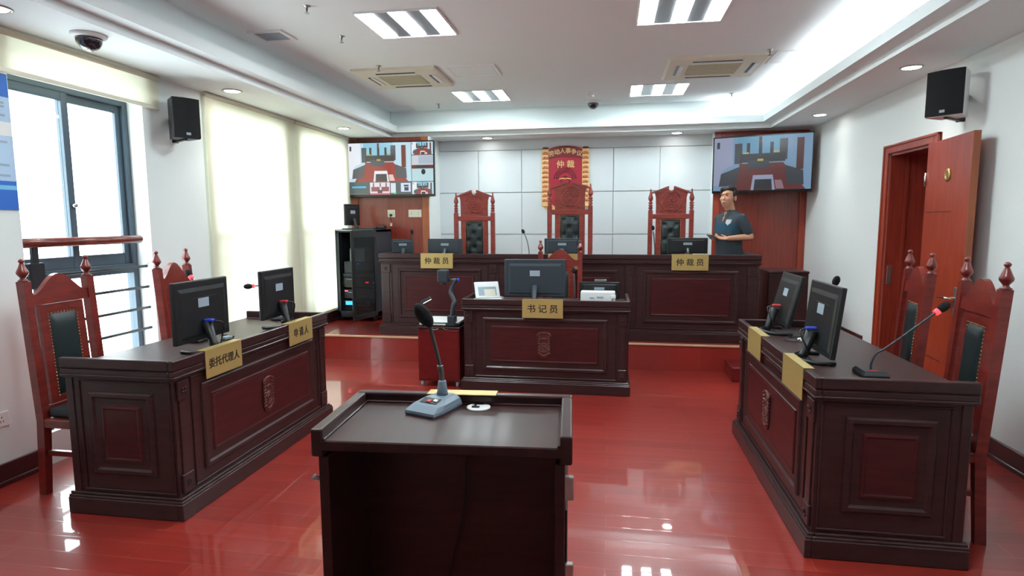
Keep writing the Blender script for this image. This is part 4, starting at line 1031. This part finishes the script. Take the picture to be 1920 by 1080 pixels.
def judge_chair(name, label, loc, s, group):
    t = thing(name, label, 'chair', loc, 0, group)
    hw = .225 * s; yb = .26
    def fin(bm, x, z):
        lathe(bm, [(r * s, h * s) for r, h in [(.022, 0), (.024, .008), (.014, .014), (.024, .022), (.025, .034), (.014, .042), (.024, .05), (.025, .062), (.014, .070), (.024, .078), (.025, .09), (.014, .098), (.018, .108), (.027, .128), (.027, .145), (.018, .172), (.010, .20), (.007, .222), (.010, .228), (.002, .245)]], (x, yb, z), 14)
    ztop = 1.34 * s
    for sg in (-1, 1):
        x = sg * hw
        bm = nb(); box(bm, x - .025 * s, x + .025 * s, yb - .025, yb + .025, 0, ztop, .004); po = obj('back_post', bm, 'judgechair', t)
        bm = nb(); fin(bm, x, ztop - .001); obj('finial', bm, 'judgechair', po)
        bm = nb(); box(bm, x - .025, x + .025, -.26, -.21, 0, .43, .005); obj('front_leg', bm, 'judgechair', t)
        bm = nb(); box(bm, x - .03, x + .03, -.26, yb - .02, .66, .70, .012, 2); box(bm, x - .018, x + .018, -.24, -.20, .43, .67, .004); obj('arm', bm, 'judgechair', t)
    zr = 1.245 * s
    bm = nb(); box(bm, -hw, hw, yb - .018, yb + .018, zr, zr + .055 * s, .004); obj('top_rail', bm, 'judgechair', t)
    # pedimented crest
    z0 = zr + .055 * s; w = .165 * s
    def P(x, z): return (x * s, z0 + z * s)
    bm = nb()
    poly = [P(-.165, 0), P(-.165, .10), P(-.168, .19), P(-.178, .225), P(-.185, .235), P(-.03, .285)] + [P(.028 * math.cos(a), .288 + .03 * math.sin(a)) for a in [PI + PI * k / 8 for k in range(1, 8)]] + [P(.03, .285), P(.185, .235), P(.178, .225), P(.168, .19), P(.165, .10), P(.165, 0)]
    prism(bm, poly, lambda u, v: Vector((u, yb - .014, v)), lambda u, v: Vector((u, yb + .012, v)))
    cr = obj('crest_panel', bm, 'judgechair', t)
    bm = nb()
    for sg in (-1, 1):
        a = [P(sg * .215, .222), P(sg * .215, .242), P(sg * .03, .312), P(sg * .026, .288)]
        prism(bm, a, lambda u, v: Vector((u, yb - .030, v)), lambda u, v: Vector((u, yb + .016, v)))
    obj('pediment', bm, 'judgechair', cr)
    bm = nb()
    f = lambda a, b: Vector((a * s, yb - .015, z0 + b * s))
    for rr in (.075, .055): tube(bm, [f(rr * math.cos(a), .135 + rr * math.sin(a)) for a in [2 * PI * k / 24 for k in range(25)]], .006, 6)
    tube(bm, [f(.10 * math.cos(a), .15 + .10 * math.sin(a)) for a in [.25 + 2.64 * k / 18 for k in range(19)]], .006, 6)
    for sg in (-1, 1):
        tube(bm, [f(sg * x, z) for x, z in ((.03, .03), (.07, .05), (.105, .09), (.11, .14))], .007, 6)
        tube(bm, [f(sg * x, z) for x, z in ((.08, .022), (.1, .035), (.115, .03))], .006, 6)
    for a in range(5): tube(bm, [f(.02 * math.cos(a * 1.257), .135 + .02 * math.sin(a * 1.257)), f(.042 * math.cos(a * 1.257 + .5), .135 + .042 * math.sin(a * 1.257 + .5))], .008, 6)
    tube(bm, [f(-.035, .052), f(0, .046), f(.035, .052)], .010, 6); tube(bm, [f(-.03, .225), f(0, .235), f(.03, .225)], .008, 6)
    obj('carving', bm, 'judgechair', cr)
    bm = nb()
    for sg in (-1, 1): box(bm, sg * .108 * s, sg * .165 * s, yb - .014, yb + .014, .44, zr + .002, .003)
    box(bm, -.12 * s, .12 * s, yb - .004, yb + .012, .44, zr + .002)
    obj('splat', bm, 'judgechair', t)
    zt = zr - .012; tf = []
    for j in range(9):
        z = zt - .055 - j * .085
        if z < .52: break
        tf += [(-.065 * s, z), (.065 * s, z)] if j % 2 == 0 else [(0, z)]
    bm = nb(); pad(bm, -.104 * s, .104 * s, .5, zt, yb - .004, .028, tf, 22, 60); obj('tufted_cushion', bm, 'leather', t)
    bm = nb(); studs(bm, -.108 * s, .108 * s, .5, zt + .004, yb - .015, 40, .005); obj('stud_trim', bm, 'brass', t)
    bm = nb(); box(bm, -hw - .02, hw + .02, -.27, yb, .39, .44, .006); obj('seat_frame', bm, 'judgechair', t)
    bm = nb(); box(bm, -hw + .01, hw - .01, -.25, yb - .03, .44, .52, .03, 3); obj('seat_cushion', bm, 'leather', t)
    return t
JY = 7.05 - .26
judge_chair('judge_chair', 'tall carved judge chair with tufted leather back on the left of the bench', (-1.605, JY, ZP), 1.0, 'tall judge chairs')
judge_chair('judge_chair', 'tallest carved judge chair in the middle, in front of the red emblem', (-.462, JY, ZP), 1.055, 'tall judge chairs')
judge_chair('judge_chair', 'tall carved judge chair with tufted leather back on the right of the bench', (.684, JY, ZP), 1.01, 'tall judge chairs')

# ------------------------------------------------------------------ equipment rack
rx0, rx1, ry0, ry1, rz0, rz1 = -3.37, -2.85, 7.0, 7.555, ZP + .06, 1.41
t = thing('equipment_rack', 'black equipment rack cabinet with an open glass door in the left back corner', 'cabinet', ((rx0 + rx1) / 2, (ry0 + ry1) / 2, ZP))
cx, cy = t.location.x, t.location.y
w, d = (rx1 - rx0) / 2, (ry1 - ry0) / 2
b0, b1 = .05, rz1 - ZP
bm = nb()
box(bm, -w, -w + .012, -d, d, b0, b1); box(bm, w - .012, w, -d, d, b0, b1); box(bm, -w, w, d - .012, d, b0, b1)
box(bm, -w, w, -d, d, b0, b0 + .07, .004); box(bm, -w, w, -d, d, b1 - .035, b1, .004)
box(bm, -w, -w + .045, -d, -d + .02, b0, b1, .002); box(bm, w - .03, w, -d, -d + .02, b0, b1, .002)
obj('housing', bm, 'slate', t)
bm = nb()
for sx in (-1, 1): box(bm, sx * (w - .045), sx * (w - .05), -d + .05, -d + .07, b0 + .07, b1 - .035)
obj('mounting_rail', bm, 'greymetal', t)
bm = nb(); box(bm, -w + .01, -w + .22, -d - .001, -d + .0, b1 - .012, b1 - .006); obj('edge_strip', bm, 'white', t)
for sx in (-1, 1):
    for sy in (-1, 1):
        bm = nb(); tube(bm, [(sx * (w - .05) - .012, sy * (d - .06), .025), (sx * (w - .05) + .012, sy * (d - .06), .025)], .0245, 14); box(bm, sx * (w - .05) - .02, sx * (w - .05) + .02, sy * (d - .06) - .02, sy * (d - .06) + .02, .038, .052); obj('caster', bm, 'black', t)
dr = bpy.data.objects.new('glass_door', None); COL.objects.link(dr); dr.parent = t; dr.location = (w, -d, 0); dr.rotation_euler = (0, 0, rad(180 + 79))
dw = 2 * w - .01
bm = nb()
for a in ((0, dw, b0 + .03, b0 + .09), (0, dw, b1 - .09, b1 - .005), (0, .05, b0 + .09, b1 - .09), (dw - .05, dw, b0 + .09, b1 - .09)): box(bm, a[0], a[1], 0, .018, a[2], a[3], .003)
obj('door_frame', bm, 'black', dr)
bm = nb(); box(bm, .05, dw - .05, .007, .011, b0 + .09, b1 - .09); obj('door_glass', bm, 'smoked', dr)
def dev(label, x0, x1, z0, z1, depth, mat, extras, name='rack_device'):
    q = thing(name, label, 'device', (cx, ry0 + .06, z0))
    X = lambda u: x0 - cx + (x1 - x0) * u
    h = z1 - z0
    bm = nb(); box(bm, X(0), X(1), 0, depth, 0, h, .004); obj('case', bm, mat, q)
    for nm, m, u0, u1, v0, v1, dp in extras:
        bm = nb()
        if nm == 'knob': lathe(bm, [(h * .3, -.014), (h * .32, -.004), (h * .32, 0)], (X(u0), 0, h * v0), 16, 'y')
        else: box(bm, X(u0), X(u1), -dp, .001, h * v0, h * v1, .001)
        obj(nm, bm, m, q)
fx0, fx1 = rx0 + .055, rx1 - .04
ZB = ZP + b0 + .071
dev('lowest slim grey unit in the equipment rack', fx0, fx1, ZB, ZB + .05, .40, 'darkmetal', [('front_strip', 'sticker', .55, .95, .3, .45, .002)])
dev('rack unit with a glowing cyan display and a silver knob', fx0, fx1, ZB + .055, ZB + .135, .40, 'black', [('display', 'lcd', .06, .30, .25, .85, .002), ('knob', 'chrome', .78, .78, .5, .5, 0), ('front_strip', 'sticker', .4, .6, .2, .3, .002)])
dev('dark rack amplifier with a pink indicator light and button rows', fx0, fx1, ZB + .155, ZB + .275, .40, 'darkmetal', [('indicator', 'ledpink', .05, .14, .76, .86, .003), ('indicator', 'ledpink', .55, .62, .66, .72, .003), ('button_row', 'sticker', .15, .5, .62, .70, .003), ('button_row', 'sticker', .72, .98, .8, .86, .003), ('button_row', 'sticker', .74, .98, .4, .45, .003), ('button_row', 'sticker', .56, .7, .2, .26, .003)])
dev('grey rack unit with a bright red indicator light', fx0, fx1, ZB + .295, ZB + .425, .40, 'darkmetal', [('indicator', 'ledred', .70, .80, .45, .58, .004), ('indicator', 'ledblue', .92, .97, .44, .52, .004), ('button_row', 'sticker', .1, .42, .78, .84, .003), ('side_ear', 'greymetal', .0, .03, .4, .6, .003)])
dev('thin rack unit just below the two loose boxes', fx0, fx1, ZB + .43, ZB + .478, .40, 'slate', [('indicator', 'ledpink', .58, .64, .5, .7, .003), ('front_strip', 'sticker', .3, .45, .7, .85, .002)])
dev('wide dark box with a blue light standing on the thin rack unit', fx0 + .02, fx1 - .06, ZB + .479, ZB + .625, .30, 'slate', [('indicator', 'ledblue', .50, .58, .76, .86, .003)], 'loose_box')
dev('small grey box on top of the stack in the equipment rack', fx0 + .10, fx0 + .30, ZB + .626, ZB + .79, .22, 'greymetal', [], 'loose_box')
t = thing('keyboard', 'thin black keyboard lying on top of the equipment rack', 'keyboard', (-3.06, 7.17, 1.4105), 8)
bm = nb(); box(bm, -.14, .14, -.06, .06, 0, .014, .004); obj('tray', bm, 'black', t)
bm = nb()
for r_ in range(4):
    for c_ in range(12): box(bm, -.13 + c_ * .0217, -.13 + c_ * .0217 + .018, -.05 + r_ * .025, -.05 + r_ * .025 + .02, .0135, .018, .001)
obj('key_block', bm, 'slate', t)
t = thing('small_box', 'small black rounded box at the back right of the rack top', 'box', (-2.93, 7.42, 1.4105))
bm = nb(); box(bm, -.06, .06, -.05, .05, 0, .045, .015, 3); obj('case', bm, 'black', t)

# ------------------------------------------------------------------ visualiser cart
t = thing('wheeled_cart', 'red-brown wheeled pedestal cart left of the clerk desk', 'cart', (-1.518, 5.36, 0))
w, d = .195, .21
bm = nb(); box(bm, -w, w, -d, d, .052, .535, .004); obj('body', bm, 'cartwood', t)
bm = nb(); box(bm, -w - .005, w + .005, -d - .006, d, .535, .555, .004); obj('top_board', bm, 'desk', t)
bm = nb(); box(bm, -w + .012, w - .012, -d - .008, -d, .07, .525, .002); dd_ = obj('door', bm, 'cartwood', t)
for sx in (-1, 1):
    for sy in (-1, 1):
        bm = nb(); tube(bm, [(sx * (w - .03) - .010, sy * (d - .03), .025), (sx * (w - .03) + .010, sy * (d - .03), .025)], .0245, 14); box(bm, sx * (w - .03) - .018, sx * (w - .03) + .018, sy * (d - .03) - .012, sy * (d - .03) + .012, .035, .053); obj('caster', bm, 'sticker', t)
t = thing('document_camera', 'document camera with white stage and bent grey arm on the cart', 'document camera', (-1.518, 5.36, .5555))
bm = nb(); box(bm, -.19, .19, -.185, .16, .006, .032, .006, 2); box(bm, -.17, .17, -.16, .14, 0, .007); obj('base', bm, 'black', t)
bm = nb(); box(bm, -.178, .178, -.17, .15, .0315, .040, .003); obj('stage', bm, 'white', t)
bm = nb(); box(bm, -.185, .06, -.187, -.183, .012, .026); obj('port_strip', bm, 'cream', t)
bm = nb(); box(bm, .078, .152, -.20, -.12, .004, .10, .010, 2); obj('arm_block', bm, 'slate', t)
bm = nb(); tube(bm, spline([(.115, -.155, .09), (.128, -.15, .19), (.135, -.14, .225), (.098, -.12, .295), (.10, -.11, .33), (.125, -.11, .39), (.140, -.11, .418)], 8), [.022] * 17 + [.020] * 32, 10); obj('arm', bm, 'slate', t)
bm = nb(); tube(bm, [(.168, -.11, .418), (.06, -.11, .418)], .014, 10); lathe(bm, [(.018, .0), (.018, .014), (.01, .016)], (.160, -.11, .418), 14, 'x', mi=1); obj('arm_joint', bm, ['slate', 'bluecable'], t)
bm = nb(); box(bm, -.022, .072, -.16, -.06, .395, .512, .012, 2); lathe(bm, [(.03, .395), (.028, .38), (.02, .378)], (.025, -.11, 0), 16); obj('camera_head', bm, 'slate', t)
bm = nb(); tube(bm, spline([(-.17, .10, .03), (-.19, .02, .12), (-.195, -.08, .17), (-.183, -.11, .207)], 8), .009, 8); obj('lamp_arm', bm, 'slate', t)
bm = nb(); box(bm, -.014, .014, -.012, .012, .0, .10, .005); 
bmesh.ops.rotate(bm, cent=(0, 0, 0), matrix=Matrix.Rotation(rad(62), 3, 'Y'), verts=bm.verts[:]); bmesh.ops.translate(bm, vec=(-.185, -.11, .206), verts=bm.verts[:]); lh = obj('lamp_head', bm, 'slate', t)
bm = nb(); box(bm, .0139, .0165, -.010, .010, .012, .094, .001); bm2 = bm
bmesh.ops.rotate(bm, cent=(0, 0, 0), matrix=Matrix.Rotation(rad(62), 3, 'Y'), verts=bm.verts[:]); bmesh.ops.translate(bm, vec=(-.185, -.11, .206), verts=bm.verts[:]); obj('lamp_tube', bm, 'doclamp', lh)
bm = nb(); tube(bm, spline([(-.09, -.186, .02), (-.085, -.20, .0), (-.06, -.22, -.02), (-.03, -.225, -.026), (.0, -.22, -.018)], 8), .008, 8); tube(bm, spline([(.03, -.186, .015), (.05, -.22, -.012), (.08, -.22, -.02), (.11, -.20, -.008)], 8), .003, 6); obj('lead', bm, 'greymetal', t)

# dark cabinet beside the bench
t = thing('low_cabinet', 'plain dark brown low cabinet between the judge bench and the right wall', 'cabinet', (1.85, 6.80, ZP))
bm = nb(); box(bm, -.20, .20, -.20, .22, 0, .68, .004); obj('body', bm, 'desk', t)
bm = nb(); box(bm, -.205, .205, -.21, .225, .68, .705, .004); obj('top_board', bm, 'desk', t)
for s in (-1, 1):
    bm = nb(); box(bm, s * .003, s * .195, -.212, -.20, .02, .67, .003); q = obj('door', bm, 'desk', t)
    bm = nb(); lathe(bm, [(.006, 0), (.010, -.014), (.006, -.02)], (s * .02, -.212, .40), 10, 'y'); obj('knob', bm, 'steel', q)

# ------------------------------------------------------------------ person behind the bench
def capsule(bm, pts, rs, n=12):
    for (a, b), (ra, rb) in zip(zip(pts, pts[1:]), zip(rs, rs[1:])):
        a, b = Vector(a), Vector(b); k = 5
        tube(bm, [a.lerp(b, i / k) for i in range(k + 1)], [ra + (rb - ra) * i / k for i in range(k + 1)], n)
    for p, r in zip(pts, rs): ellipsoid(bm, p, (r, r, r), n, 8)
def loft(bm, secs, n=24):
    # elliptical sections (z, rx, ry, cy), interpolated smoothly along z
    P = [Vector((z, rx, ry)) for z, rx, ry, c in secs]; Cy = [c for *_, c in secs]
    rings = []
    for i in range(len(secs) - 1):
        for k in range(6 if i < len(secs) - 2 else 7):
            t_ = k / 6; q = P[i].lerp(P[i + 1], t_); c = Cy[i] + (Cy[i + 1] - Cy[i]) * t_
            rings.append([bm.verts.new((q.y * math.copysign(abs(math.cos(2 * PI * j / n)) ** .85, math.cos(2 * PI * j / n)), c + q.z * math.copysign(abs(math.sin(2 * PI * j / n)) ** .85, math.sin(2 * PI * j / n)), q.x)) for j in range(n)])
    for a, b in zip(rings, rings[1:]):
        for j in range(n): bm.faces.new([a[j], a[(j + 1) % n], b[(j + 1) % n], b[j]])
    bm.faces.new(rings[0][::-1]); bm.faces.new(rings[-1])
def blend(o, vox, smooth=2):
    m = o.modifiers.new('r', 'REMESH'); m.mode = 'VOXEL'; m.voxel_size = vox
    s_ = o.modifiers.new('s', 'SMOOTH'); s_.iterations = smooth; s_.factor = .5
    bpy.context.view_layer.update(); bake(o)
    for p in o.data.polygons: p.use_smooth = True
    if not o.data.materials: pass
    return o
man = thing('person', 'man in a dark polo shirt with a chest badge behind the bench holding a phone', 'person', (1.378, 7.30, ZP), -56)
HR = Matrix.Rotation(rad(19), 3, 'Z')
HC = Vector((-.004, -.035, 1.503)); HS = 1.11
def hp(x, y, z): return HC + HR @ (Vector((x, y, z)) * HS)
bm = nb()
def he(x, y, z, r): ellipsoid(bm, hp(x, y, z), tuple(q * HS for q in r), 18, 12, HR)
he(0, .015, .028, (.071, .088, .082)); he(0, -.028, -.022, (.061, .064, .088)); he(0, -.038, -.075, (.040, .044, .034)); he(0, -.03, -.055, (.055, .05, .04))
he(0, -.097, -.020, (.012, .016, .012)); capsule(bm, [hp(0, -.088, .012), hp(0, -.098, -.014)], [.008, .011], 8)
he(.033, -.070, -.020, (.022, .017, .020)); he(-.033, -.070, -.020, (.022, .017, .020)); he(0, -.084, .034, (.045, .012, .010))
he(0, -.083, -.052, (.022, .012, .008)); he(0, -.083, -.063, (.019, .011, .008))
for s in (-1, 1): he(s * .074, .012, -.012, (.010, .020, .032))
capsule(bm, [(0, .005, 1.31), (0, -.008, 1.37), hp(0, .005, -.05)], [.060, .056, .056], 14)
# trunk
loft(bm, [(.78, .135, .09, .01), (.90, .135, .09, .0), (1.0, .128, .088, -.008), (1.12, .14, .092, -.008), (1.22, .148, .09, .0), (1.29, .13, .07, .01), (1.33, .08, .055, .01)])
# left arm (towards the camera), right arm
AL = [(.168, .01, 1.255), (.240, .075, 1.05), (.150, -.16, 1.035)]
AR = [(-.168, .01, 1.255), (-.225, .05, 1.045), (-.055, -.175, 1.03)]
for A in (AL, AR): capsule(bm, A, [.052, .041, .027])
def hand(bm, wrist, fwd, up, side, curl=.5):
    """palm from the wrist along fwd; up = back-of-hand normal; side = direction of the thumb"""
    w = Vector(wrist); f = Vector(fwd).normalized(); u = Vector(up).normalized(); sd = Vector(side).normalized()
    R = Matrix((sd, f, u)).transposed()
    ellipsoid(bm, w + f * .045, (.038, .052, .017), 12, 8, R)
    for i, (off, ln) in enumerate(((.028, .070), (.010, .078), (-.009, .072), (-.027, .056))):
        b = w + f * .085 + sd * off; a1 = f * math.cos(curl) - u * math.sin(curl); a2 = f * math.cos(curl * 2.2) - u * math.sin(curl * 2.2)
        capsule(bm, [b, b + a1 * ln * .5, b + a1 * ln * .5 + a2 * ln * .5], [.0095, .0088, .0078], 8)
    b = w + f * .025 + sd * .032
    capsule(bm, [b, b + sd * .022 + f * .03 - u * .008, b + sd * .014 + f * .058 - u * .018], [.012, .010, .009], 8)
hand(bm, AL[2], (-.62, -.60, .02), (.0, -.25, -1), (-.55, .65, .3), .35)
hand(bm, AR[2], (.45, -.85, .05), (-.5, .0, -.8), (-.7, -.3, .5), .4)
for s in (-1, 1): capsule(bm, [(s * .085, .01, .84), (s * .095, .0, .46), (s * .095, .03, .085)], [.085, .058, .036])
for s in (-1, 1): capsule(bm, [(s * .095, .03, .035), (s * .11, -.16, .028)], [.036, .028])
body = obj('body', bm, 'skin', man); blend(body, .0055, 3)
bm = nb()
def hh(x, y, z, r): ellipsoid(bm, hp(x, y, z), tuple(q * HS for q in r), 18, 12, HR)
hh(0, .032, .046, (.079, .086, .076)); hh(-.022, -.030, .080, (.050, .046, .030)); hh(-.045, -.035, .062, (.026, .034, .026)); hh(.02, -.012, .088, (.05, .05, .034)); hh(0, .062, .0, (.062, .042, .05)); hh(.067, .005, .03, (.012, .03, .035)); hh(-.067, .005, .03, (.012, .03, .035))
hair = obj('hair', bm, 'hair', man); blend(hair, .006, 2)
bm = nb()
for s in (-1, 1):
    capsule(bm, [hp(s * .018, -.093, .034), hp(s * .034, -.091, .038), hp(s * .050, -.078, .032)], [.003, .0038, .003], 6)
obj('eyebrow', bm, 'hair', man)
for s in (-1, 1):
    bm = nb(); ellipsoid(bm, hp(s * .031, -.0855, .016), (.013, .006, .0050), 10, 8, HR); obj('eye', bm, 'eye', man)
bm = nb(); ellipsoid(bm, hp(0, -.0935, -.057), (.021, .005, .0055), 12, 8, HR); obj('mouth', bm, 'lip', man)
# polo shirt
bm = nb()
loft(bm, [(.74, .180, .132, .008), (.86, .170, .127, .0), (.95, .160, .126, -.008), (1.04, .164, .126, -.012), (1.12, .172, .126, -.010), (1.20, .180, .122, -.002), (1.25, .184, .108, .006), (1.285, .165, .092, .010), (1.32, .115, .080, .010), (1.345, .076, .070, .008), (1.355, .068, .066, .006)])
for A in (AL, AR):
    a, b = Vector(A[0]), Vector(A[1]); capsule(bm, [a, a.lerp(b, .35), a.lerp(b, .70)], [.062, .062, .060], 14)
shirt = obj('polo_shirt', bm, ['shirt', 'shirtblue'], man); blend(shirt, .007, 4)
shirt.data.materials.clear(); shirt.data.materials.append(M['shirt']); shirt.data.materials.append(M['shirtblue'])
for p in shirt.data.polygons:
    c = p.center
    p.material_index = 1 if (1.10 < c.z < 1.205 and abs(c.x) < .17 and c.y < .02) else 0
from mathutils.bvhtree import BVHTree
def front(o, x, z):
    t_ = BVHTree.FromPolygons([v.co for v in o.data.vertices], [p.vertices[:] for p in o.data.polygons])
    h = t_.ray_cast(Vector((x, -2, z)), Vector((0, 1, 0))); return h[0]
bm = nb()
for s in (-1, 1):
    poly = [(s * .004, 1.290), (s * .046, 1.362), (s * .070, 1.335), (s * .058, 1.285), (s * .022, 1.262)]
    vs = []
    for x, z in poly:
        h = front(shirt, x, min(z, 1.345)); y = h.y if h else -.05
        vs.append((x, y - .006, z))
    a = [bm.verts.new(v) for v in vs]; b = [bm.verts.new((v[0], v[1] + .008, v[2])) for v in vs]
    bm.faces.new(a); bm.faces.new(b[::-1])
    for k in range(5): bm.faces.new([a[k], a[(k + 1) % 5], b[(k + 1) % 5], b[k]])
obj('collar', bm, 'shirt', shirt)
bm = nb(); vs = []
for x, z in ((-.026, 1.338), (.026, 1.338), (.004, 1.225), (-.004, 1.225)):
    h = front(shirt, x, z); vs.append(bm.verts.new((x, (h.y if h else -.08) - .0025, z)))
bm.faces.new(vs); bmesh.ops.solidify(bm, geom=bm.faces[:], thickness=.003); obj('open_neck', bm, 'skin', shirt)
bm = nb(); vs = []
for x, z in ((-.034, .030), (0, .034), (.034, .030), (.030, -.008), (0, -.036), (-.030, -.008)):
    h = front(shirt, .085 + x, 1.215 + z); vs.append(bm.verts.new((.085 + x, h.y - .003, 1.215 + z)))
bm.faces.new(vs); bmesh.ops.solidify(bm, geom=bm.faces[:], thickness=.004); obj('chest_badge', bm, 'white', shirt)
bm = nb()
for s in (-1, 1): capsule(bm, [(s * .085, .01, .82), (s * .097, .0, .46), (s * .097, .03, .10)], [.092, .076, .062], 14)
ellipsoid(bm, (0, .01, .82), (.155, .112, .08), 18, 10)
tr_ = obj('trousers', bm, 'trousers', man); blend(tr_, .009, 3)
for s in (-1, 1):
    bm = nb(); box(bm, s * .105 - .042, s * .105 + .042, -.20, .075, .0005, .055, .022, 3); box(bm, s * .105 - .045, s * .105 + .045, -.205, .08, .0, .014, .006); obj('shoe', bm, 'black', man)
ph = thing('phone', 'pale grey phone held in the hands of the standing man', 'phone', (1.378, 7.30, ZP), 0)
ph.matrix_world = Matrix.Translation((1.378, 7.30, ZP)) @ Matrix.Rotation(rad(-56), 4, 'Z') @ Matrix.Translation((.02, -.285, 1.050)) @ Matrix.Rotation(rad(25), 4, 'Z') @ Matrix.Rotation(rad(-22), 4, 'X')
bm = nb(); box(bm, -.038, .038, -.075, .075, -.005, .005, .004, 2); obj('casing', bm, 'greymetal', ph)
bm = nb(); box(bm, -.034, .034, -.068, .068, .0045, .0058); obj('screen', bm, 'sticker', ph)

# ------------------------------------------------------------------ light, sky, camera
W = bpy.data.worlds.new('World'); S.world = W; W.use_nodes = True
bg = W.node_tree.nodes['Background']; bg.inputs['Color'].default_value = (.88, .97, 1.0, 1); bg.inputs['Strength'].default_value = 7.5
for (y0, y1, z0, z1) in (W1, W2, W3):
    ld = bpy.data.lights.new('window_portal', 'AREA'); ld.shape = 'RECTANGLE'; ld.size = y1 - y0; ld.size_y = z1 - z0
    ld.cycles.is_portal = True
    o = bpy.data.objects.new('window_portal', ld); COL.objects.link(o)
    o.location = (XL - WT - .01, (y0 + y1) / 2, (z0 + z1) / 2); o.rotation_euler = (rad(90), 0, rad(-90))
f_px = 1118.99
pit, yaw, rol = rad(6.35317), rad(9.28184), rad(.26030)
Rz = Matrix.Rotation(yaw, 3, 'Z')
right = Rz @ Vector((1, 0, 0)); fwd = Rz @ Vector((0, math.cos(pit), -math.sin(pit))); up = right.cross(fwd)
r2 = right * math.cos(rol) - up * math.sin(rol) * 1.0
u2 = right.cross(fwd)
# image rows: right' = cos*right + sin*(-up)
rr_ = right * math.cos(rol) + (-up) * math.sin(rol)
dd2 = right * -math.sin(rol) + (-up) * math.cos(rol)
upv = -dd2
cam = bpy.data.cameras.new('Camera'); cam.sensor_width = 36; cam.lens = f_px / 1920 * 36; cam.clip_start = .05
co = bpy.data.objects.new('Camera', cam); COL.objects.link(co)
mw = Matrix((rr_, upv, -fwd)).transposed().to_4x4(); mw.translation = (0, 0, 1.5)
co.matrix_world = mw
S.camera = co
S.view_settings.view_transform = 'Standard'; S.view_settings.look = 'None'; S.view_settings.gamma = 1; S.view_settings.use_curve_mapping = False
S.view_settings.exposure = 0.55
S.cycles.use_denoising = True
S.cycles.max_bounces = 10; S.cycles.diffuse_bounces = 5; S.cycles.transparent_max_bounces = 16; S.cycles.sample_clamp_indirect = 6
